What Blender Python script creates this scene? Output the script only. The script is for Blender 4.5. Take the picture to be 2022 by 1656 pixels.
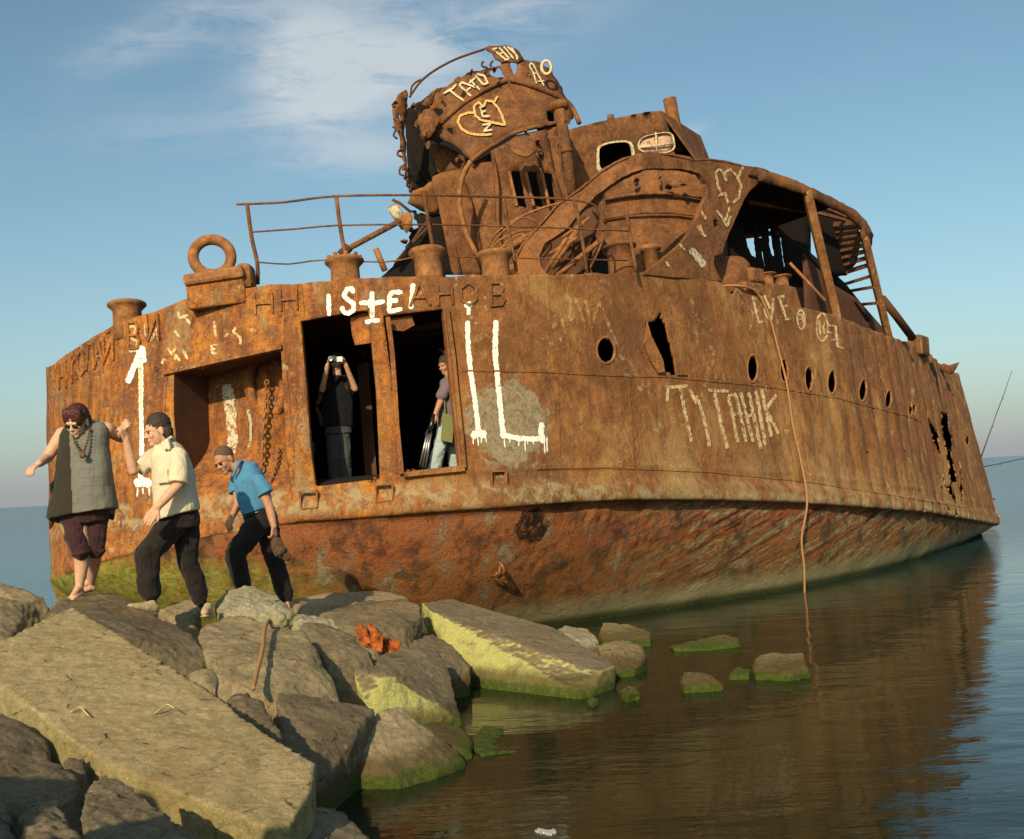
import bpy, bmesh, math, random
import numpy as np
from mathutils import Vector, Matrix, noise as mnoise
from mathutils.geometry import delaunay_2d_cdt
random.seed(7); rng = np.random.RandomState(7)
scene = bpy.context.scene; col = scene.collection
for o in list(bpy.data.objects): bpy.data.objects.remove(o)

# ------------------------------------------------------------ camera
F = 2168.0; CX, CY = 1011.0, 828.0; CAMZ = 2.0
PITCH = math.atan(121/F); ROLL = -math.atan(104/2022)
cam = bpy.data.cameras.new('camera'); camo = bpy.data.objects.new('camera', cam); col.objects.link(camo)
cam.sensor_width = 36; cam.lens = 36*F/2022; cam.clip_end = 60000; cam.clip_start = .1
RM = (Matrix.Rotation(math.radians(90)+PITCH, 3, 'X') @ Matrix.Rotation(ROLL, 3, 'Z'))
camo.matrix_world = Matrix.Translation((0,0,CAMZ)) @ RM.to_4x4()
scene.camera = camo
R = np.array(RM)
# ------------------------------------------------------------ light
SUN_AZ = math.radians(180+15); SUN_EL = math.radians(28)      # azimuth clockwise from +Y
sd = Vector((math.sin(SUN_AZ)*math.cos(SUN_EL), math.cos(SUN_AZ)*math.cos(SUN_EL), math.sin(SUN_EL)))
sun = bpy.data.lights.new('sun', 'SUN'); sun.energy = 5.0; sun.angle = math.radians(.5); sun.color = (1, .82, .52)
suno = bpy.data.objects.new('sun', sun); col.objects.link(suno)
suno.rotation_euler = sd.to_track_quat('Z', 'Y').to_euler(); suno.location = (0,0,40)
scene.view_settings.view_transform = 'Standard'; scene.view_settings.look = 'None'
scene.view_settings.exposure = 0.0; scene.view_settings.gamma = 1

def px2dir(u, v):
    d = R @ np.array([(u-CX)/F, -(v-CY)/F, -1.0]); return d
def P(u, v, d):
    """point on the ray of a photo pixel at world distance y = d"""
    r = px2dir(u, v); r = r*(d/r[1]); return Vector((r[0], r[1], r[2]+CAMZ))
def proj(p):
    p = np.asarray(p, float)
    q = (p-np.array([0,0,CAMZ])) @ R
    z = -q[...,2]
    z = np.where(np.abs(z)<1e-6, 1e-6, z)
    return CX+F*q[...,0]/z, CY-F*q[...,1]/z

# ------------------------------------------------------------ node helpers
class NT:
    def __init__(s, tree): s.t = tree; s.n = tree.nodes; s.l = tree.links
    def new(s, typ, **k):
        n = s.n.new(typ)
        for a, b in k.items(): setattr(n, a, b)
        return n
    def set(s, sock, val):
        if hasattr(val, 'is_linked') or isinstance(val, bpy.types.NodeSocket): s.l.new(val, sock)
        else: sock.default_value = val
    def noise(s, vec, scale, detail=6, rough=.6, dist=0, dim='3D'):
        n = s.new('ShaderNodeTexNoise', noise_dimensions=dim)
        s.l.new(vec, n.inputs['Vector']); n.inputs['Scale'].default_value = scale
        n.inputs['Detail'].default_value = detail; n.inputs['Roughness'].default_value = rough; n.inputs['Distortion'].default_value = dist
        return n.outputs['Fac']
    def voro(s, vec, scale, feature='F1'):
        n = s.new('ShaderNodeTexVoronoi', feature=feature); s.l.new(vec, n.inputs['Vector']); n.inputs['Scale'].default_value = scale
        return n.outputs['Distance']
    def ramp(s, fac, stops, interp='LINEAR'):
        n = s.new('ShaderNodeValToRGB'); cr = n.color_ramp; cr.interpolation = interp
        while len(cr.elements) < len(stops): cr.elements.new(.5)
        for e, (p, c) in zip(cr.elements, stops):
            e.position = p
            if not isinstance(c, (tuple, list)): c = (c, c, c)
            e.color = (c[0], c[1], c[2], 1)
        s.l.new(fac, n.inputs['Fac']); return n.outputs['Color']
    def mix(s, fac, a, b, mode='MIX'):
        n = s.new('ShaderNodeMix', data_type='RGBA', blend_type=mode)
        s.set(n.inputs[0], fac)
        for i, c in ((6, a), (7, b)):
            if isinstance(c, tuple): c = (*c, 1) if len(c) == 3 else c
            s.set(n.inputs[i], c)
        return n.outputs[2]
    def math(s, op, a, b=0, c=None, clamp=False):
        n = s.new('ShaderNodeMath', operation=op, use_clamp=clamp); s.set(n.inputs[0], a); s.set(n.inputs[1], b)
        if c is not None: s.set(n.inputs[2], c)
        return n.outputs[0]
    def maprange(s, v, a, b, c=0, d=1, smooth=True):
        n = s.new('ShaderNodeMapRange'); n.interpolation_type = 'SMOOTHSTEP' if smooth else 'LINEAR'
        s.set(n.inputs[0], v)
        for i, x in zip((1,2,3,4), (a,b,c,d)): n.inputs[i].default_value = x
        return n.outputs[0]
    def mapping(s, vec, scale=(1,1,1), rot=(0,0,0), loc=(0,0,0)):
        n = s.new('ShaderNodeMapping'); s.l.new(vec, n.inputs[0])
        n.inputs['Scale'].default_value = scale; n.inputs['Rotation'].default_value = rot; n.inputs['Location'].default_value = loc
        return n.outputs[0]
    def pos(s): return s.new('ShaderNodeNewGeometry').outputs['Position']
    def xyz(s, v):
        n = s.new('ShaderNodeSeparateXYZ'); s.l.new(v, n.inputs[0]); return n.outputs
    def bump(s, h, strength=.5, dist=.02, prev=None):
        n = s.new('ShaderNodeBump'); n.inputs['Strength'].default_value = strength; n.inputs['Distance'].default_value = dist
        s.l.new(h, n.inputs['Height'])
        if prev is not None: s.l.new(prev, n.inputs['Normal'])
        return n.outputs[0]
def newmat(name):
    m = bpy.data.materials.new(name); m.use_nodes = True; t = NT(m.node_tree)
    t.n.clear(); out = t.new('ShaderNodeOutputMaterial'); b = t.new('ShaderNodeBsdfPrincipled')
    t.l.new(b.outputs[0], out.inputs[0]); t.b = b; t.out = out
    b.inputs['Roughness'].default_value = .85; b.inputs['Specular IOR Level'].default_value = .25
    return m, t
def col_in(t, c): t.set(t.b.inputs['Base Color'], c if not isinstance(c, tuple) else (*c, 1))

def plain(name, c, rough=.8, var=.25, scale=30, bump=.2, spec=.3, metal=0, objspace=False):
    m, t = newmat(name); p = t.pos()
    n = t.noise(p, scale, 5)
    cc = t.mix(n, tuple(x*(1-var) for x in c), tuple(min(1, x*(1+var)) for x in c))
    col_in(t, cc); t.b.inputs['Roughness'].default_value = rough; t.b.inputs['Specular IOR Level'].default_value = spec
    t.b.inputs['Metallic'].default_value = metal
    t.l.new(t.bump(n, bump, .005), t.b.inputs['Normal']); return m

# ------------------------------------------------------------ world
w = bpy.data.worlds.new('World'); scene.world = w; w.use_nodes = True
t = NT(w.node_tree); t.n.clear()
out = t.new('ShaderNodeOutputWorld'); bg = t.new('ShaderNodeBackground'); t.l.new(bg.outputs[0], out.inputs[0])
sky = t.new('ShaderNodeTexSky', sky_type='NISHITA'); sky.sun_disc = False
sky.sun_elevation = SUN_EL; sky.sun_rotation = SUN_AZ; sky.air_density = 1.0; sky.dust_density = 1.6; sky.ozone_density = 1.0
tc = t.new('ShaderNodeTexCoord').outputs['Generated']
x, y, z = t.xyz(tc)[0:3]
el = t.math('DIVIDE', z, t.math('MAXIMUM', t.math('ABSOLUTE', y), .08)); az = t.math('DIVIDE', x, t.math('MAXIMUM', t.math('ABSOLUTE', y), .08))
cv = t.new('ShaderNodeCombineXYZ'); t.l.new(az, cv.inputs[0]); t.l.new(el, cv.inputs[1]); t.set(cv.inputs[2], 0.0); cv = cv.outputs[0]
def blob_mask(u, v, ru, rv, ang):
    d = px2dir(u, v); a0, e0 = d[0]/d[1], d[2]/d[1]
    da = t.math('SUBTRACT', az, float(a0)); de = t.math('SUBTRACT', el, float(e0)); c, s = math.cos(ang), math.sin(ang)
    p = t.math('DIVIDE', t.math('ADD', t.math('MULTIPLY', da, c), t.math('MULTIPLY', de, s)), ru/F)
    q = t.math('DIVIDE', t.math('ADD', t.math('MULTIPLY', da, -s), t.math('MULTIPLY', de, c)), rv/F)
    r2 = t.math('ADD', t.math('MULTIPLY', p, p), t.math('MULTIPLY', q, q))
    return t.math('POWER', 2.718, t.math('MULTIPLY', r2, -1.0))
masks = None
for (u, v, ru, rv, ang, k) in ((600,120,120,100,-.3,.95),(760,130,190,110,-.5,.55),(950,60,270,75,.3,.75),(330,60,190,50,.35,.55),(700,310,170,45,.05,.6),(620,190,110,85,0,.6),(1370,262,45,14,.1,.5),(420,250,300,50,0,.25),(880,-30,500,60,.1,.3)):
    b = t.math('MULTIPLY', blob_mask(u, v, ru, rv, ang), k)
    masks = b if masks is None else t.math('ADD', masks, b)
cn = t.noise(t.mapping(cv, (1.0, 3.0, 1), (0,0,.35)), 3.2, 9, .62, .9)
cn2 = t.noise(t.mapping(cv, (1.0, 3.6, 1), (0,0,.3), (3,1,0)), 13, 9, .68, .8)
n_ = t.math('ADD', t.math('MULTIPLY', cn, .62), t.math('MULTIPLY', cn2, .42))
dens = t.math('MULTIPLY', t.maprange(n_, .37, .60), t.math('MINIMUM', masks, 1.0))
veil = t.math('MULTIPLY', t.maprange(cn, .3, .8), .05)
dens = t.math('ADD', dens, veil, clamp=True)
skyc = sky.outputs[0]
skyc = t.mix(1.0, skyc, (1.0, 1.22, 1.13), 'MULTIPLY')
cl = t.mix(t.math('MULTIPLY', dens, .7), skyc, (6.8, 7.0, 7.0))
# the pale mauve band of air over the sea
hz = t.math('POWER', 2.718, t.math('MULTIPLY', t.math('MAXIMUM', el, 0), -11.0))
cl = t.mix(t.math('MULTIPLY', hz, .7), cl, (4.1, 3.95, 4.5))
t.set(bg.inputs[0], cl); bg.inputs[1].default_value = .105

# ------------------------------------------------------------ rust
def rust_color(t, kind):
    p = t.pos(); X, Y, Z = t.xyz(p)[0:3]
    big = t.noise(p, .9, 8, .65, .6); mid = t.noise(p, 4.5, 8, .7, .4); fine = t.noise(p, 34, 6, .7)
    streak = t.noise(t.mapping(p, (4.2,4.2,.9)), 1.2, 10, .72, .12)
    streak2 = t.noise(t.mapping(p, (9,9,.8), loc=(4,2,1)), 1.5, 6, .6, .2)
    sp1 = t.noise(p, 75, 3, .6); pitv = t.voro(p, 42); blot = t.noise(p, 14, 7, .72)
    if kind == 'upper':
        c = t.ramp(mid, [(.3,(.07,.027,.013)), (.5,(.165,.064,.025)), (.7,(.27,.112,.038))])
        c = t.mix(t.maprange(streak, .55, .75, 0, .5), c, (.33,.14,.045))
        c = t.mix(t.maprange(big, .50, .60, 0, .7), c, (.085,.034,.018)); c = t.mix(t.maprange(t.noise(t.mapping(p, (1,1,.6), loc=(5,2,8)), .8, 8, .7, .3), .50, .60, 0, .75), c, (.26,.10,.030))
        c = t.mix(t.maprange(fine, .5, .75, 0, .45), c, (.32,.15,.06))
        c = t.mix(t.maprange(blot, .54, .62, 0, .6), c, (.08,.032,.018))
        c = t.mix(t.maprange(blot, .42, .36, 0, .5), c, (.36,.16,.055))
    else:
        # sides: matt brown; stern: wet orange streaks
        side = t.ramp(mid, [(.28,(.11,.038,.014)), (.5,(.245,.094,.029)), (.72,(.40,.172,.053))])
        side = t.mix(t.maprange(fine, .5, .72, 0, .4), side, (.42,.24,.10))
        side = t.mix(t.maprange(blot, .54, .63, 0, .5), side, (.12,.052,.024))
        side = t.mix(t.maprange(pitv, .16, .06, 0, .5), side, (.52,.33,.15))
        side = t.mix(t.maprange(streak2, .52, .7, 0, .5), side, (.42,.19,.055))
        st = t.ramp(streak, [(.32,(.075,.025,.012)), (.43,(.24,.08,.025)), (.52,(.36,.125,.026)), (.61,(.52,.19,.027)), (.74,(.44,.25,.07))])
        st = t.mix(t.maprange(mid, .5, .60, 0, .75), st, (.19,.085,.045))
        st = t.mix(t.maprange(blot, .52, .6, 0, .65), st, (.12,.045,.022))
        st = t.mix(t.maprange(blot, .44, .38, 0, .6), st, (.48,.22,.07))
        st = t.mix(t.maprange(fine, .55, .75, 0, .35), st, (.45,.27,.12))
        bs = t.noise(t.mapping(p, (1,1,.7), loc=(3,9,2)), .75, 9, .68, .3)
        side = t.mix(t.maprange(bs, .50, .62, 0, .65), side, (.14,.058,.022)); side = t.mix(t.maprange(bs, .47, .36, 0, .6), side, (.44,.25,.085))
        och = t.noise(t.mapping(p, (2.2,2.2,1.1), loc=(1,5,3)), 1.1, 10, .75, .2)
        lowz = t.maprange(t.math('ADD', Z, t.math('MULTIPLY', t.math('SUBTRACT', Y, 13.3), .112)), 3.3, 1.9)
        side = t.mix(t.math('MULTIPLY', t.maprange(och, .44, .56), t.math('MULTIPLY', lowz, t.maprange(X, .5, 3.5, .12, .45))), side, (.40,.28,.13))
        st = t.mix(t.maprange(bs, .52, .64, 0, .6), st, (.11,.04,.02)); st = t.mix(t.maprange(och, .56, .64, 0, .5), st, (.34,.26,.13))
        # along the ship: world x grows towards the bow side
        m = t.maprange(t.math('ADD', X, t.math('MULTIPLY', t.math('SUBTRACT', big, .5), 4.0)), -2.0, .2)
        c = t.mix(m, st, side)
        # far flank darker and streaked
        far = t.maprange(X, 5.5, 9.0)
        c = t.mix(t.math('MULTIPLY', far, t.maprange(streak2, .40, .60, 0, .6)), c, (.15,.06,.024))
        pr_ = t.noise(t.mapping(p, (7,7,.55), loc=(2,6,1)), 1.4, 8, .7, .1); c = t.mix(t.math('MULTIPLY', t.maprange(pr_, .54, .64), t.maprange(X, 2.5, 6, 0, .45)), c, (.46,.34,.19))
        # pale lichen / old primer freckles in patches and along the belt
        spot = t.noise(p, 9, 8, .75, .3)
        spm = t.noise(p, 1.1, 4, .6)
        pale = t.math('MULTIPLY', t.maprange(spot, .56, .62), t.maprange(spm, .5, .62))
        c = t.mix(t.math('MULTIPLY', pale, .75), c, (.50,.42,.24))
        # runs of dirty rust below every break in the plating
        c = t.mix(t.maprange(t.noise(t.mapping(p, (3.2,3.2,.35), loc=(7,1,0)), 1.6, 8, .7, .1), .55, .68, 0, .55), c, (.10,.042,.02))
        # belt: greyish ochre
        Zk = t.math('ADD', Z, t.math('MULTIPLY', t.math('SUBTRACT', Y, 13.3), .112))
        belt = t.math('MULTIPLY', t.maprange(Zk, 1.65, 1.8), t.maprange(Zk, 2.1, 1.98))
        bn = t.noise(p, 5, 8, .7, .5)
        c = t.mix(t.math('MULTIPLY', belt, t.maprange(bn, .44, .6, .0, .75)), c, (.40,.33,.18))
        # grey scab beside the painted letters
        d = t.new('ShaderNodeVectorMath', operation='DISTANCE'); t.l.new(p, d.inputs[0]); q = P(1010, 835, 13.8); d.inputs[1].default_value = q
        sc = t.maprange(t.math('ADD', d.outputs['Value'], t.math('MULTIPLY', t.math('SUBTRACT', bn, .5), 1.3)), .50, .62, 1, 0)
        c = t.mix(t.math('MULTIPLY', sc, .85), c, t.ramp(t.noise(p, 13, 8, .7, .8), [(.35,(.14,.09,.05)), (.5,(.30,.25,.16)), (.65,(.38,.31,.2))]))
    c = t.mix(t.maprange(sp1, .55, .72, 0, .3), c, (.07,.028,.014))
    c = t.mix(t.maprange(sp1, .42, .32, 0, .35), c, (.55,.36,.19))
    return c, p, X, Y, Z, big, mid, fine, streak
def rust_bump(t, p, mid, fine, k=1.0):
    pit = t.noise(p, 60, 4, .6)
    b = t.bump(mid, .6*k, .06); b = t.bump(fine, .75*k, .016, b); b = t.bump(pit, .6*k, .009, b); b = t.bump(t.noise(p, 13, 6, .7), .5*k, .03, b)
    t.l.new(b, t.b.inputs['Normal'])
def bottom_color(t, side_c, v):
    p, X, Y, Z, big, mid, fine = v
    # rust run-offs slanting along the turn of the bilge
    uvn = t.new('ShaderNodeUVMap', uv_map='girth').outputs[0]; gu_, gz_, _z = t.xyz(uvn)[0:3]
    acr = t.math('SUBTRACT', gz_, t.math('MULTIPLY', gu_, .30)); cb = t.new('ShaderNodeCombineXYZ'); t.l.new(t.math('MULTIPLY', gu_, .38), cb.inputs[0]); t.l.new(t.math('MULTIPLY', acr, 3.4), cb.inputs[1]); t.set(cb.inputs[2], 0.0)
    sl = t.noise(cb.outputs[0], 2.6, 10, .66, .25)
    c1 = t.ramp(sl, [(.36,(.025,.012,.009)), (.43,(.12,.04,.02)), (.47,(.45,.12,.025)), (.50,(.10,.045,.025)), (.53,(.20,.11,.05)), (.565,(.42,.33,.18)), (.60,(.09,.045,.028)), (.66,(.33,.11,.03)), (.74,(.15,.14,.14))])
    c2 = t.ramp(t.noise(t.mapping(p, (1.3,1.3,.8)), 2.0, 10, .74, .1), [(.34,(.06,.024,.015)), (.44,(.17,.06,.025)), (.51,(.34,.105,.028)), (.57,(.22,.10,.05)), (.63,(.30,.23,.14)), (.7,(.17,.16,.15))])
    c = t.mix(t.maprange(X, .6, 3.4), c2, c1)
    c = t.mix(t.maprange(fine, .5, .75, 0, .2), c, (.38,.24,.12)); c = t.mix(t.maprange(t.noise(p, 1.7, 8, .75, .2), .52, .62, 0, .75), c, (.055,.026,.018))
    dd = t.new('ShaderNodeVectorMath', operation='DISTANCE'); t.l.new(t.mapping(p, (.8,.8,1)), dd.inputs[0]); q0 = P(1048, 1036, 14.0); dd.inputs[1].default_value = (q0.x*.8, q0.y*.8, q0.z)
    sn = t.noise(p, 5, 8, .7, .5); sm_ = t.maprange(t.math('ADD', dd.outputs['Value'], t.math('MULTIPLY', t.math('SUBTRACT', sn, .5), .35)), .20, .235, 1, 0)
    c = t.mix(sm_, c, t.ramp(t.noise(p, 6, 8, .7, .6), [(.40,(.012,.007,.005)), (.52,(.05,.018,.01)), (.60,(.40,.10,.015)), (.68,(.10,.035,.018))]))  # rust scab whose near-black paints the dark of a hollow
    # pale tide scum then weed
    wn = t.math('MULTIPLY', t.math('SUBTRACT', mid, .5), .5)
    zz = t.math('ADD', Z, wn)
    c = t.mix(t.maprange(zz, .5, .2, 0, .75), c, (.33,.30,.17))
    # green weed climbs the port quarter
    lim = t.maprange(X, -5.5, -2.0, 1.28, 1.0, smooth=False)
    g = t.maprange(t.math('SUBTRACT', zz, lim), .18, -.12)
    gc = t.ramp(t.noise(p, 7, 7, .7, .3), [(.3,(.12,.13,.015)), (.5,(.27,.29,.035)), (.68,(.42,.38,.10))])
    gl = t.math('MULTIPLY', g, t.maprange(X, -1.9, -3.6, .10, .85))
    c = t.mix(t.math('MULTIPLY', gl, t.maprange(t.noise(p, 11, 8, .75, .3), .60, .46, .35, 1)), c, gc)
    c = t.mix(t.maprange(Z, .17, .04), c, (.05,.06,.02))
    return c
M = {}
m, t = newmat('rusted_topsides'); c, p, X, Y, Z, big, mid, fine, streak = rust_color(t, 'side')
c = t.mix(t.maprange(t.noise(p, 110, 3, .6), .4, .7, 0, .3), c, t.mix(1.0, c, (.45,.4,.38), 'MULTIPLY')); col_in(t, c); rust_bump(t, p, mid, fine); M['side'] = m
m, t = newmat('rusted_bottom'); c, p, X, Y, Z, big, mid, fine, streak = rust_color(t, 'side')
c = bottom_color(t, c, (p, X, Y, Z, big, mid, fine)); col_in(t, c); rust_bump(t, p, mid, fine, 1.5); t.b.inputs['Roughness'].default_value = .7; M['bottom'] = m
m, t = newmat('rusted_upperworks'); c, p, X, Y, Z, big, mid, fine, streak = rust_color(t, 'upper')
col_in(t, c); rust_bump(t, p, mid, fine, .8); M['upper'] = m
m, t = newmat('rusted_casting'); p = t.pos(); n = t.noise(p, 9, 8, .7, .4); f = t.noise(p, 60, 5)
c = t.ramp(n, [(.3,(.12,.045,.02)), (.5,(.27,.11,.04)), (.7,(.4,.19,.06))]); c = t.mix(t.maprange(f, .55, .75, 0, .5), c, (.45,.3,.16)); col_in(t, c)
t.l.new(t.bump(f, .6, .01, t.bump(n, .6, .03)), t.b.inputs['Normal']); M['cast'] = m
M['dark'] = plain('shade_black_interior_steel', (.010,.006,.0045), .95, .4, 6)  # near-black colour stands in for the shade inside the wreck's cavities
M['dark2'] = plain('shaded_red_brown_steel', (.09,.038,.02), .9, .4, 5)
def paint(name, c, lo, hi, base='side'):
    """brushed paint worn through to the rust under it"""
    m, t = newmat(name); cc, p, X, Y, Z, big, mid, fine, streak = rust_color(t, base)
    n = t.noise(p, 16, 8, .75, .3)
    cc = t.mix(t.maprange(n, lo, hi), cc, tuple(c)); col_in(t, cc); rust_bump(t, p, mid, fine, .6); t.b.inputs['Roughness'].default_value = .6; return m
M['white'] = paint('white_brushed_paint', (.86,.83,.74), .35, .43)
M['yellowwhite'] = paint('yellowed_brushed_paint', (.80,.62,.30), .36, .46)
M['cream'] = paint('faded_cream_paint', (.66,.50,.27), .40, .56)
M['faint'] = paint('almost_worn_off_paint', (.48,.33,.15), .46, .62)
M['creamup'] = paint('faded_cream_paint_on_funnel', (.62,.52,.32), .36, .50, 'upper')
M['orangeup'] = paint('orange_stained_cream_paint', (.62,.36,.12), .3, .46, 'upper')
M['primer'] = paint('flaking_pale_primer', (.52,.47,.34), .42, .50)
M['pinkpane'] = paint('flaked_pink_and_white_panel', (.6,.36,.26), .40, .48, 'upper')

def rock_mat(name, a, b, green=0.0, greencol=(.30,.32,.05), streak=0, algae_z=.16, lich=.25, nzr=(.62,.35)):
    m, t = newmat(name); p = t.pos(); X, Y, Z = t.xyz(p)[0:3]
    n = t.noise(p, 1.6, 9, .68, .4); n2 = t.noise(p, 8, 8, .72, .2); f = t.noise(p, 95, 7, .75)
    c = t.mix(t.maprange(n, .35, .65), a, b); c = t.mix(t.maprange(n2, .4, .7, 0, .6), c, tuple(x*.6 for x in a))
    c = t.mix(t.maprange(f, .52, .70, 0, .6), c, tuple(min(1, x*1.6) for x in b)); c = t.mix(t.maprange(f, .46, .34, 0, .6), c, tuple(x*.4 for x in a)); g3 = t.noise(p, 330, 3, .6); c = t.mix(t.maprange(g3, .55, .68, 0, .4), c, tuple(x*.35 for x in a))
    crk = t.voro(t.mapping(p, (1,1,1)), 1.7, 'DISTANCE_TO_EDGE'); c = t.mix(t.math('MULTIPLY', t.maprange(crk, .012, .003), t.maprange(n2, .5, .6)), c, (.03,.022,.015))
    stn = t.noise(p, 3.1, 8, .75, .2); c = t.mix(t.maprange(stn, .55, .68, 0, .45), c, tuple(x*.45 for x in a))
    sp = t.voro(p, 26); m5 = t.noise(p, 22, 7, .75); c = t.mix(t.maprange(m5, .48, .36, 0, .55), c, tuple(x*.5 for x in a)); c = t.mix(t.maprange(m5, .55, .68, 0, .5), c, tuple(min(1, x*1.45) for x in b)); c = t.mix(t.maprange(sp, .12, .05, 0, lich), c, (.5,.42,.26))
    orange = t.noise(p, 1.1, 3, .5); c = t.mix(t.maprange(orange, .55, .75, 0, .35), c, (.34,.19,.07))
    if green:
        gn = t.noise(p, 3.2, 8, .7, .3); nz = t.xyz(t.new('ShaderNodeNewGeometry').outputs['Normal'])[2]
        g = t.math('MULTIPLY', t.maprange(nz, *nzr), t.maprange(gn, .3, .5))
        gc = t.mix(t.maprange(f, .35, .65), greencol, tuple(min(1, x*1.6) for x in greencol))
        c = t.mix(t.math('MULTIPLY', g, green), c, gc)
    zz = t.math('ADD', Z, t.math('MULTIPLY', t.math('SUBTRACT', n2, .5), .16))
    c = t.mix(t.maprange(zz, algae_z*1.5, algae_z*.8, 0, .8), c, (.10,.065,.02))
    gf = t.mix(t.maprange(f, .35, .65), (.025,.045,.005), (.10,.155,.012))
    c = t.mix(t.math('MULTIPLY', t.maprange(zz, algae_z*.68, algae_z*.36, 0, .9), t.maprange(t.noise(p, 18, 6, .7), .36, .5, .35, 1)), c, gf)
    c = t.mix(t.maprange(Z, .012, -.02), c, (.02,.03,.01))
    col_in(t, c); b1 = t.bump(n2, .9, .08); b1 = t.bump(t.noise(p, 24, 6, .7), .7, .03, b1); b1 = t.bump(f, .8, .012, b1); b1 = t.bump(t.noise(p, 330, 3), .6, .004, b1)
    t.l.new(b1, t.b.inputs['Normal']); t.b.inputs['Roughness'].default_value = .92; return m
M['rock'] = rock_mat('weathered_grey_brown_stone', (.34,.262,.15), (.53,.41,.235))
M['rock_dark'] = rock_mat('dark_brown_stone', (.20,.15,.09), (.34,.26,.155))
M['slab'] = rock_mat('ochre_concrete_slab', (.50,.375,.185), (.64,.49,.26), .3, (.20,.21,.06), lich=.15)
M['longslab'] = rock_mat('algae_faced_long_slab', (.25,.19,.115), (.35,.27,.17), .97, (.46,.44,.15), nzr=(.90,.80))
M['greenslab'] = rock_mat('algae_faced_concrete', (.22,.17,.105), (.31,.25,.155), .95, (.46,.45,.16))
M['pale'] = rock_mat('pale_crumbly_concrete', (.36,.31,.2), (.55,.48,.34), .35, (.32,.34,.08))
M['mossy'] = rock_mat('weed_covered_stone', (.24,.18,.08), (.36,.28,.14), .4, (.2,.24,.04), algae_z=.13)
M['conglomerate'] = rock_mat('pebbly_concrete_rubble', (.24,.18,.11), (.42,.34,.22), lich=.9)

# ------------------------------------------------------------ object helpers
def link(name, me, mat=None, parent=None, smooth=False):
    o = bpy.data.objects.new(name, me); col.objects.link(o)
    if mat is not None: me.materials.append(mat if not isinstance(mat, str) else M[mat])
    if parent is not None: o.parent = parent; o.matrix_parent_inverse = parent.matrix_world.inverted()
    if smooth:
        for f in me.polygons: f.use_smooth = True
    return o
def mesh(name, vs, fs, mat=None, parent=None, smooth=False):
    me = bpy.data.meshes.new(name); me.from_pydata([tuple(map(float, v)) for v in vs], [], [tuple(map(int, f)) for f in fs]); me.update()
    return link(name, me, mat, parent, smooth)
def tag(o, label=None, cat=None, group=None, kind=None):
    if label: o['label'] = label
    if cat: o['category'] = cat
    if group: o['group'] = group
    if kind: o['kind'] = kind
    return o
def thing(name, label, cat, loc, group=None):
    o = bpy.data.objects.new(name, None); col.objects.link(o); o.location = loc; o.empty_display_size = .2
    o.matrix_world = Matrix.Translation(loc)
    return tag(o, label, cat, group)
def join_geo(parts):
    vs, fs = [], []
    for v, f in parts:
        k = len(vs); vs += list(v); fs += [tuple(i+k for i in a) for a in f]
    return vs, fs
def tube_geo(pts, r, n=8, caps=True):
    pts = [Vector(p) for p in pts]; m = len(pts); rs = r if hasattr(r, '__len__') else [r]*m
    vs, fs = [], []; up = None
    for i, p in enumerate(pts):
        d = (pts[min(i+1, m-1)]-pts[max(i-1, 0)]).normalized()
        if up is None:
            up = Vector((0,0,1)) if abs(d.z) < .9 else Vector((1,0,0))
        a = d.cross(up).normalized(); b = a.cross(d).normalized(); up = b
        for k in range(n):
            th = 2*math.pi*k/n; vs.append(p+(a*math.cos(th)+b*math.sin(th))*rs[i])
    for i in range(m-1):
        for k in range(n): fs.append((i*n+k, i*n+(k+1)%n, (i+1)*n+(k+1)%n, (i+1)*n+k))
    if caps: fs.append(tuple(range(n))[::-1]); fs.append(tuple((m-1)*n+k for k in range(n)))
    return vs, fs
def smoothpts(pts, k=6):
    pts = [Vector(p) for p in pts]; o = []
    for i in range(len(pts)-1):
        p0, p1, p2, p3 = pts[max(i-1,0)], pts[i], pts[i+1], pts[min(i+2, len(pts)-1)]
        for j in range(k):
            s = j/k; o.append(.5*((2*p1)+(p2-p0)*s+(2*p0-5*p1+4*p2-p3)*s*s+(3*p1-p0-3*p2+p3)*s**3))
    o.append(pts[-1]); return o
def tube(name, pts, r, mat, parent=None, n=8, k=0):
    if k: 
        if hasattr(r, '__len__'):
            L = len(pts); r = list(np.interp(np.linspace(0, L-1, (L-1)*k+1), range(L), r))
        pts = smoothpts(pts, k)
    v, f = tube_geo(pts, r, n); return mesh(name, v, f, mat, parent, True)
def ring_geo(c, a, b, r, n=28, m=10, a0=0, a1=2*math.pi):
    c, a, b = Vector(c), Vector(a), Vector(b); nn = a.cross(b).normalized(); vs, fs = [], []
    closed = abs(a1-a0-2*math.pi) < 1e-6; N = n if closed else n+1
    for i in range(N):
        th = a0+(a1-a0)*i/n; e = a*math.cos(th)+b*math.sin(th); en = e.normalized()
        for k in range(m):
            ph = 2*math.pi*k/m; vs.append(c+e+en*math.cos(ph)*r+nn*math.sin(ph)*r)
    for i in range(n):
        for k in range(m): fs.append((i*m+k, ((i+1)%N)*m+k, ((i+1)%N)*m+(k+1)%m, i*m+(k+1)%m))
    return vs, fs
def lathe_geo(base, up, prof, n=20):
    base, up = Vector(base), Vector(up).normalized(); a = up.orthogonal().normalized(); b = up.cross(a); vs, fs = [], []
    for (r, h) in prof:
        for k in range(n):
            th = 2*math.pi*k/n; vs.append(base+up*h+(a*math.cos(th)+b*math.sin(th))*r)
    for i in range(len(prof)-1):
        for k in range(n): fs.append((i*n+k, i*n+(k+1)%n, (i+1)*n+(k+1)%n, (i+1)*n+k))
    fs.append(tuple(range(n))[::-1]); fs.append(tuple((len(prof)-1)*n+k for k in range(n)))
    return vs, fs
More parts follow.
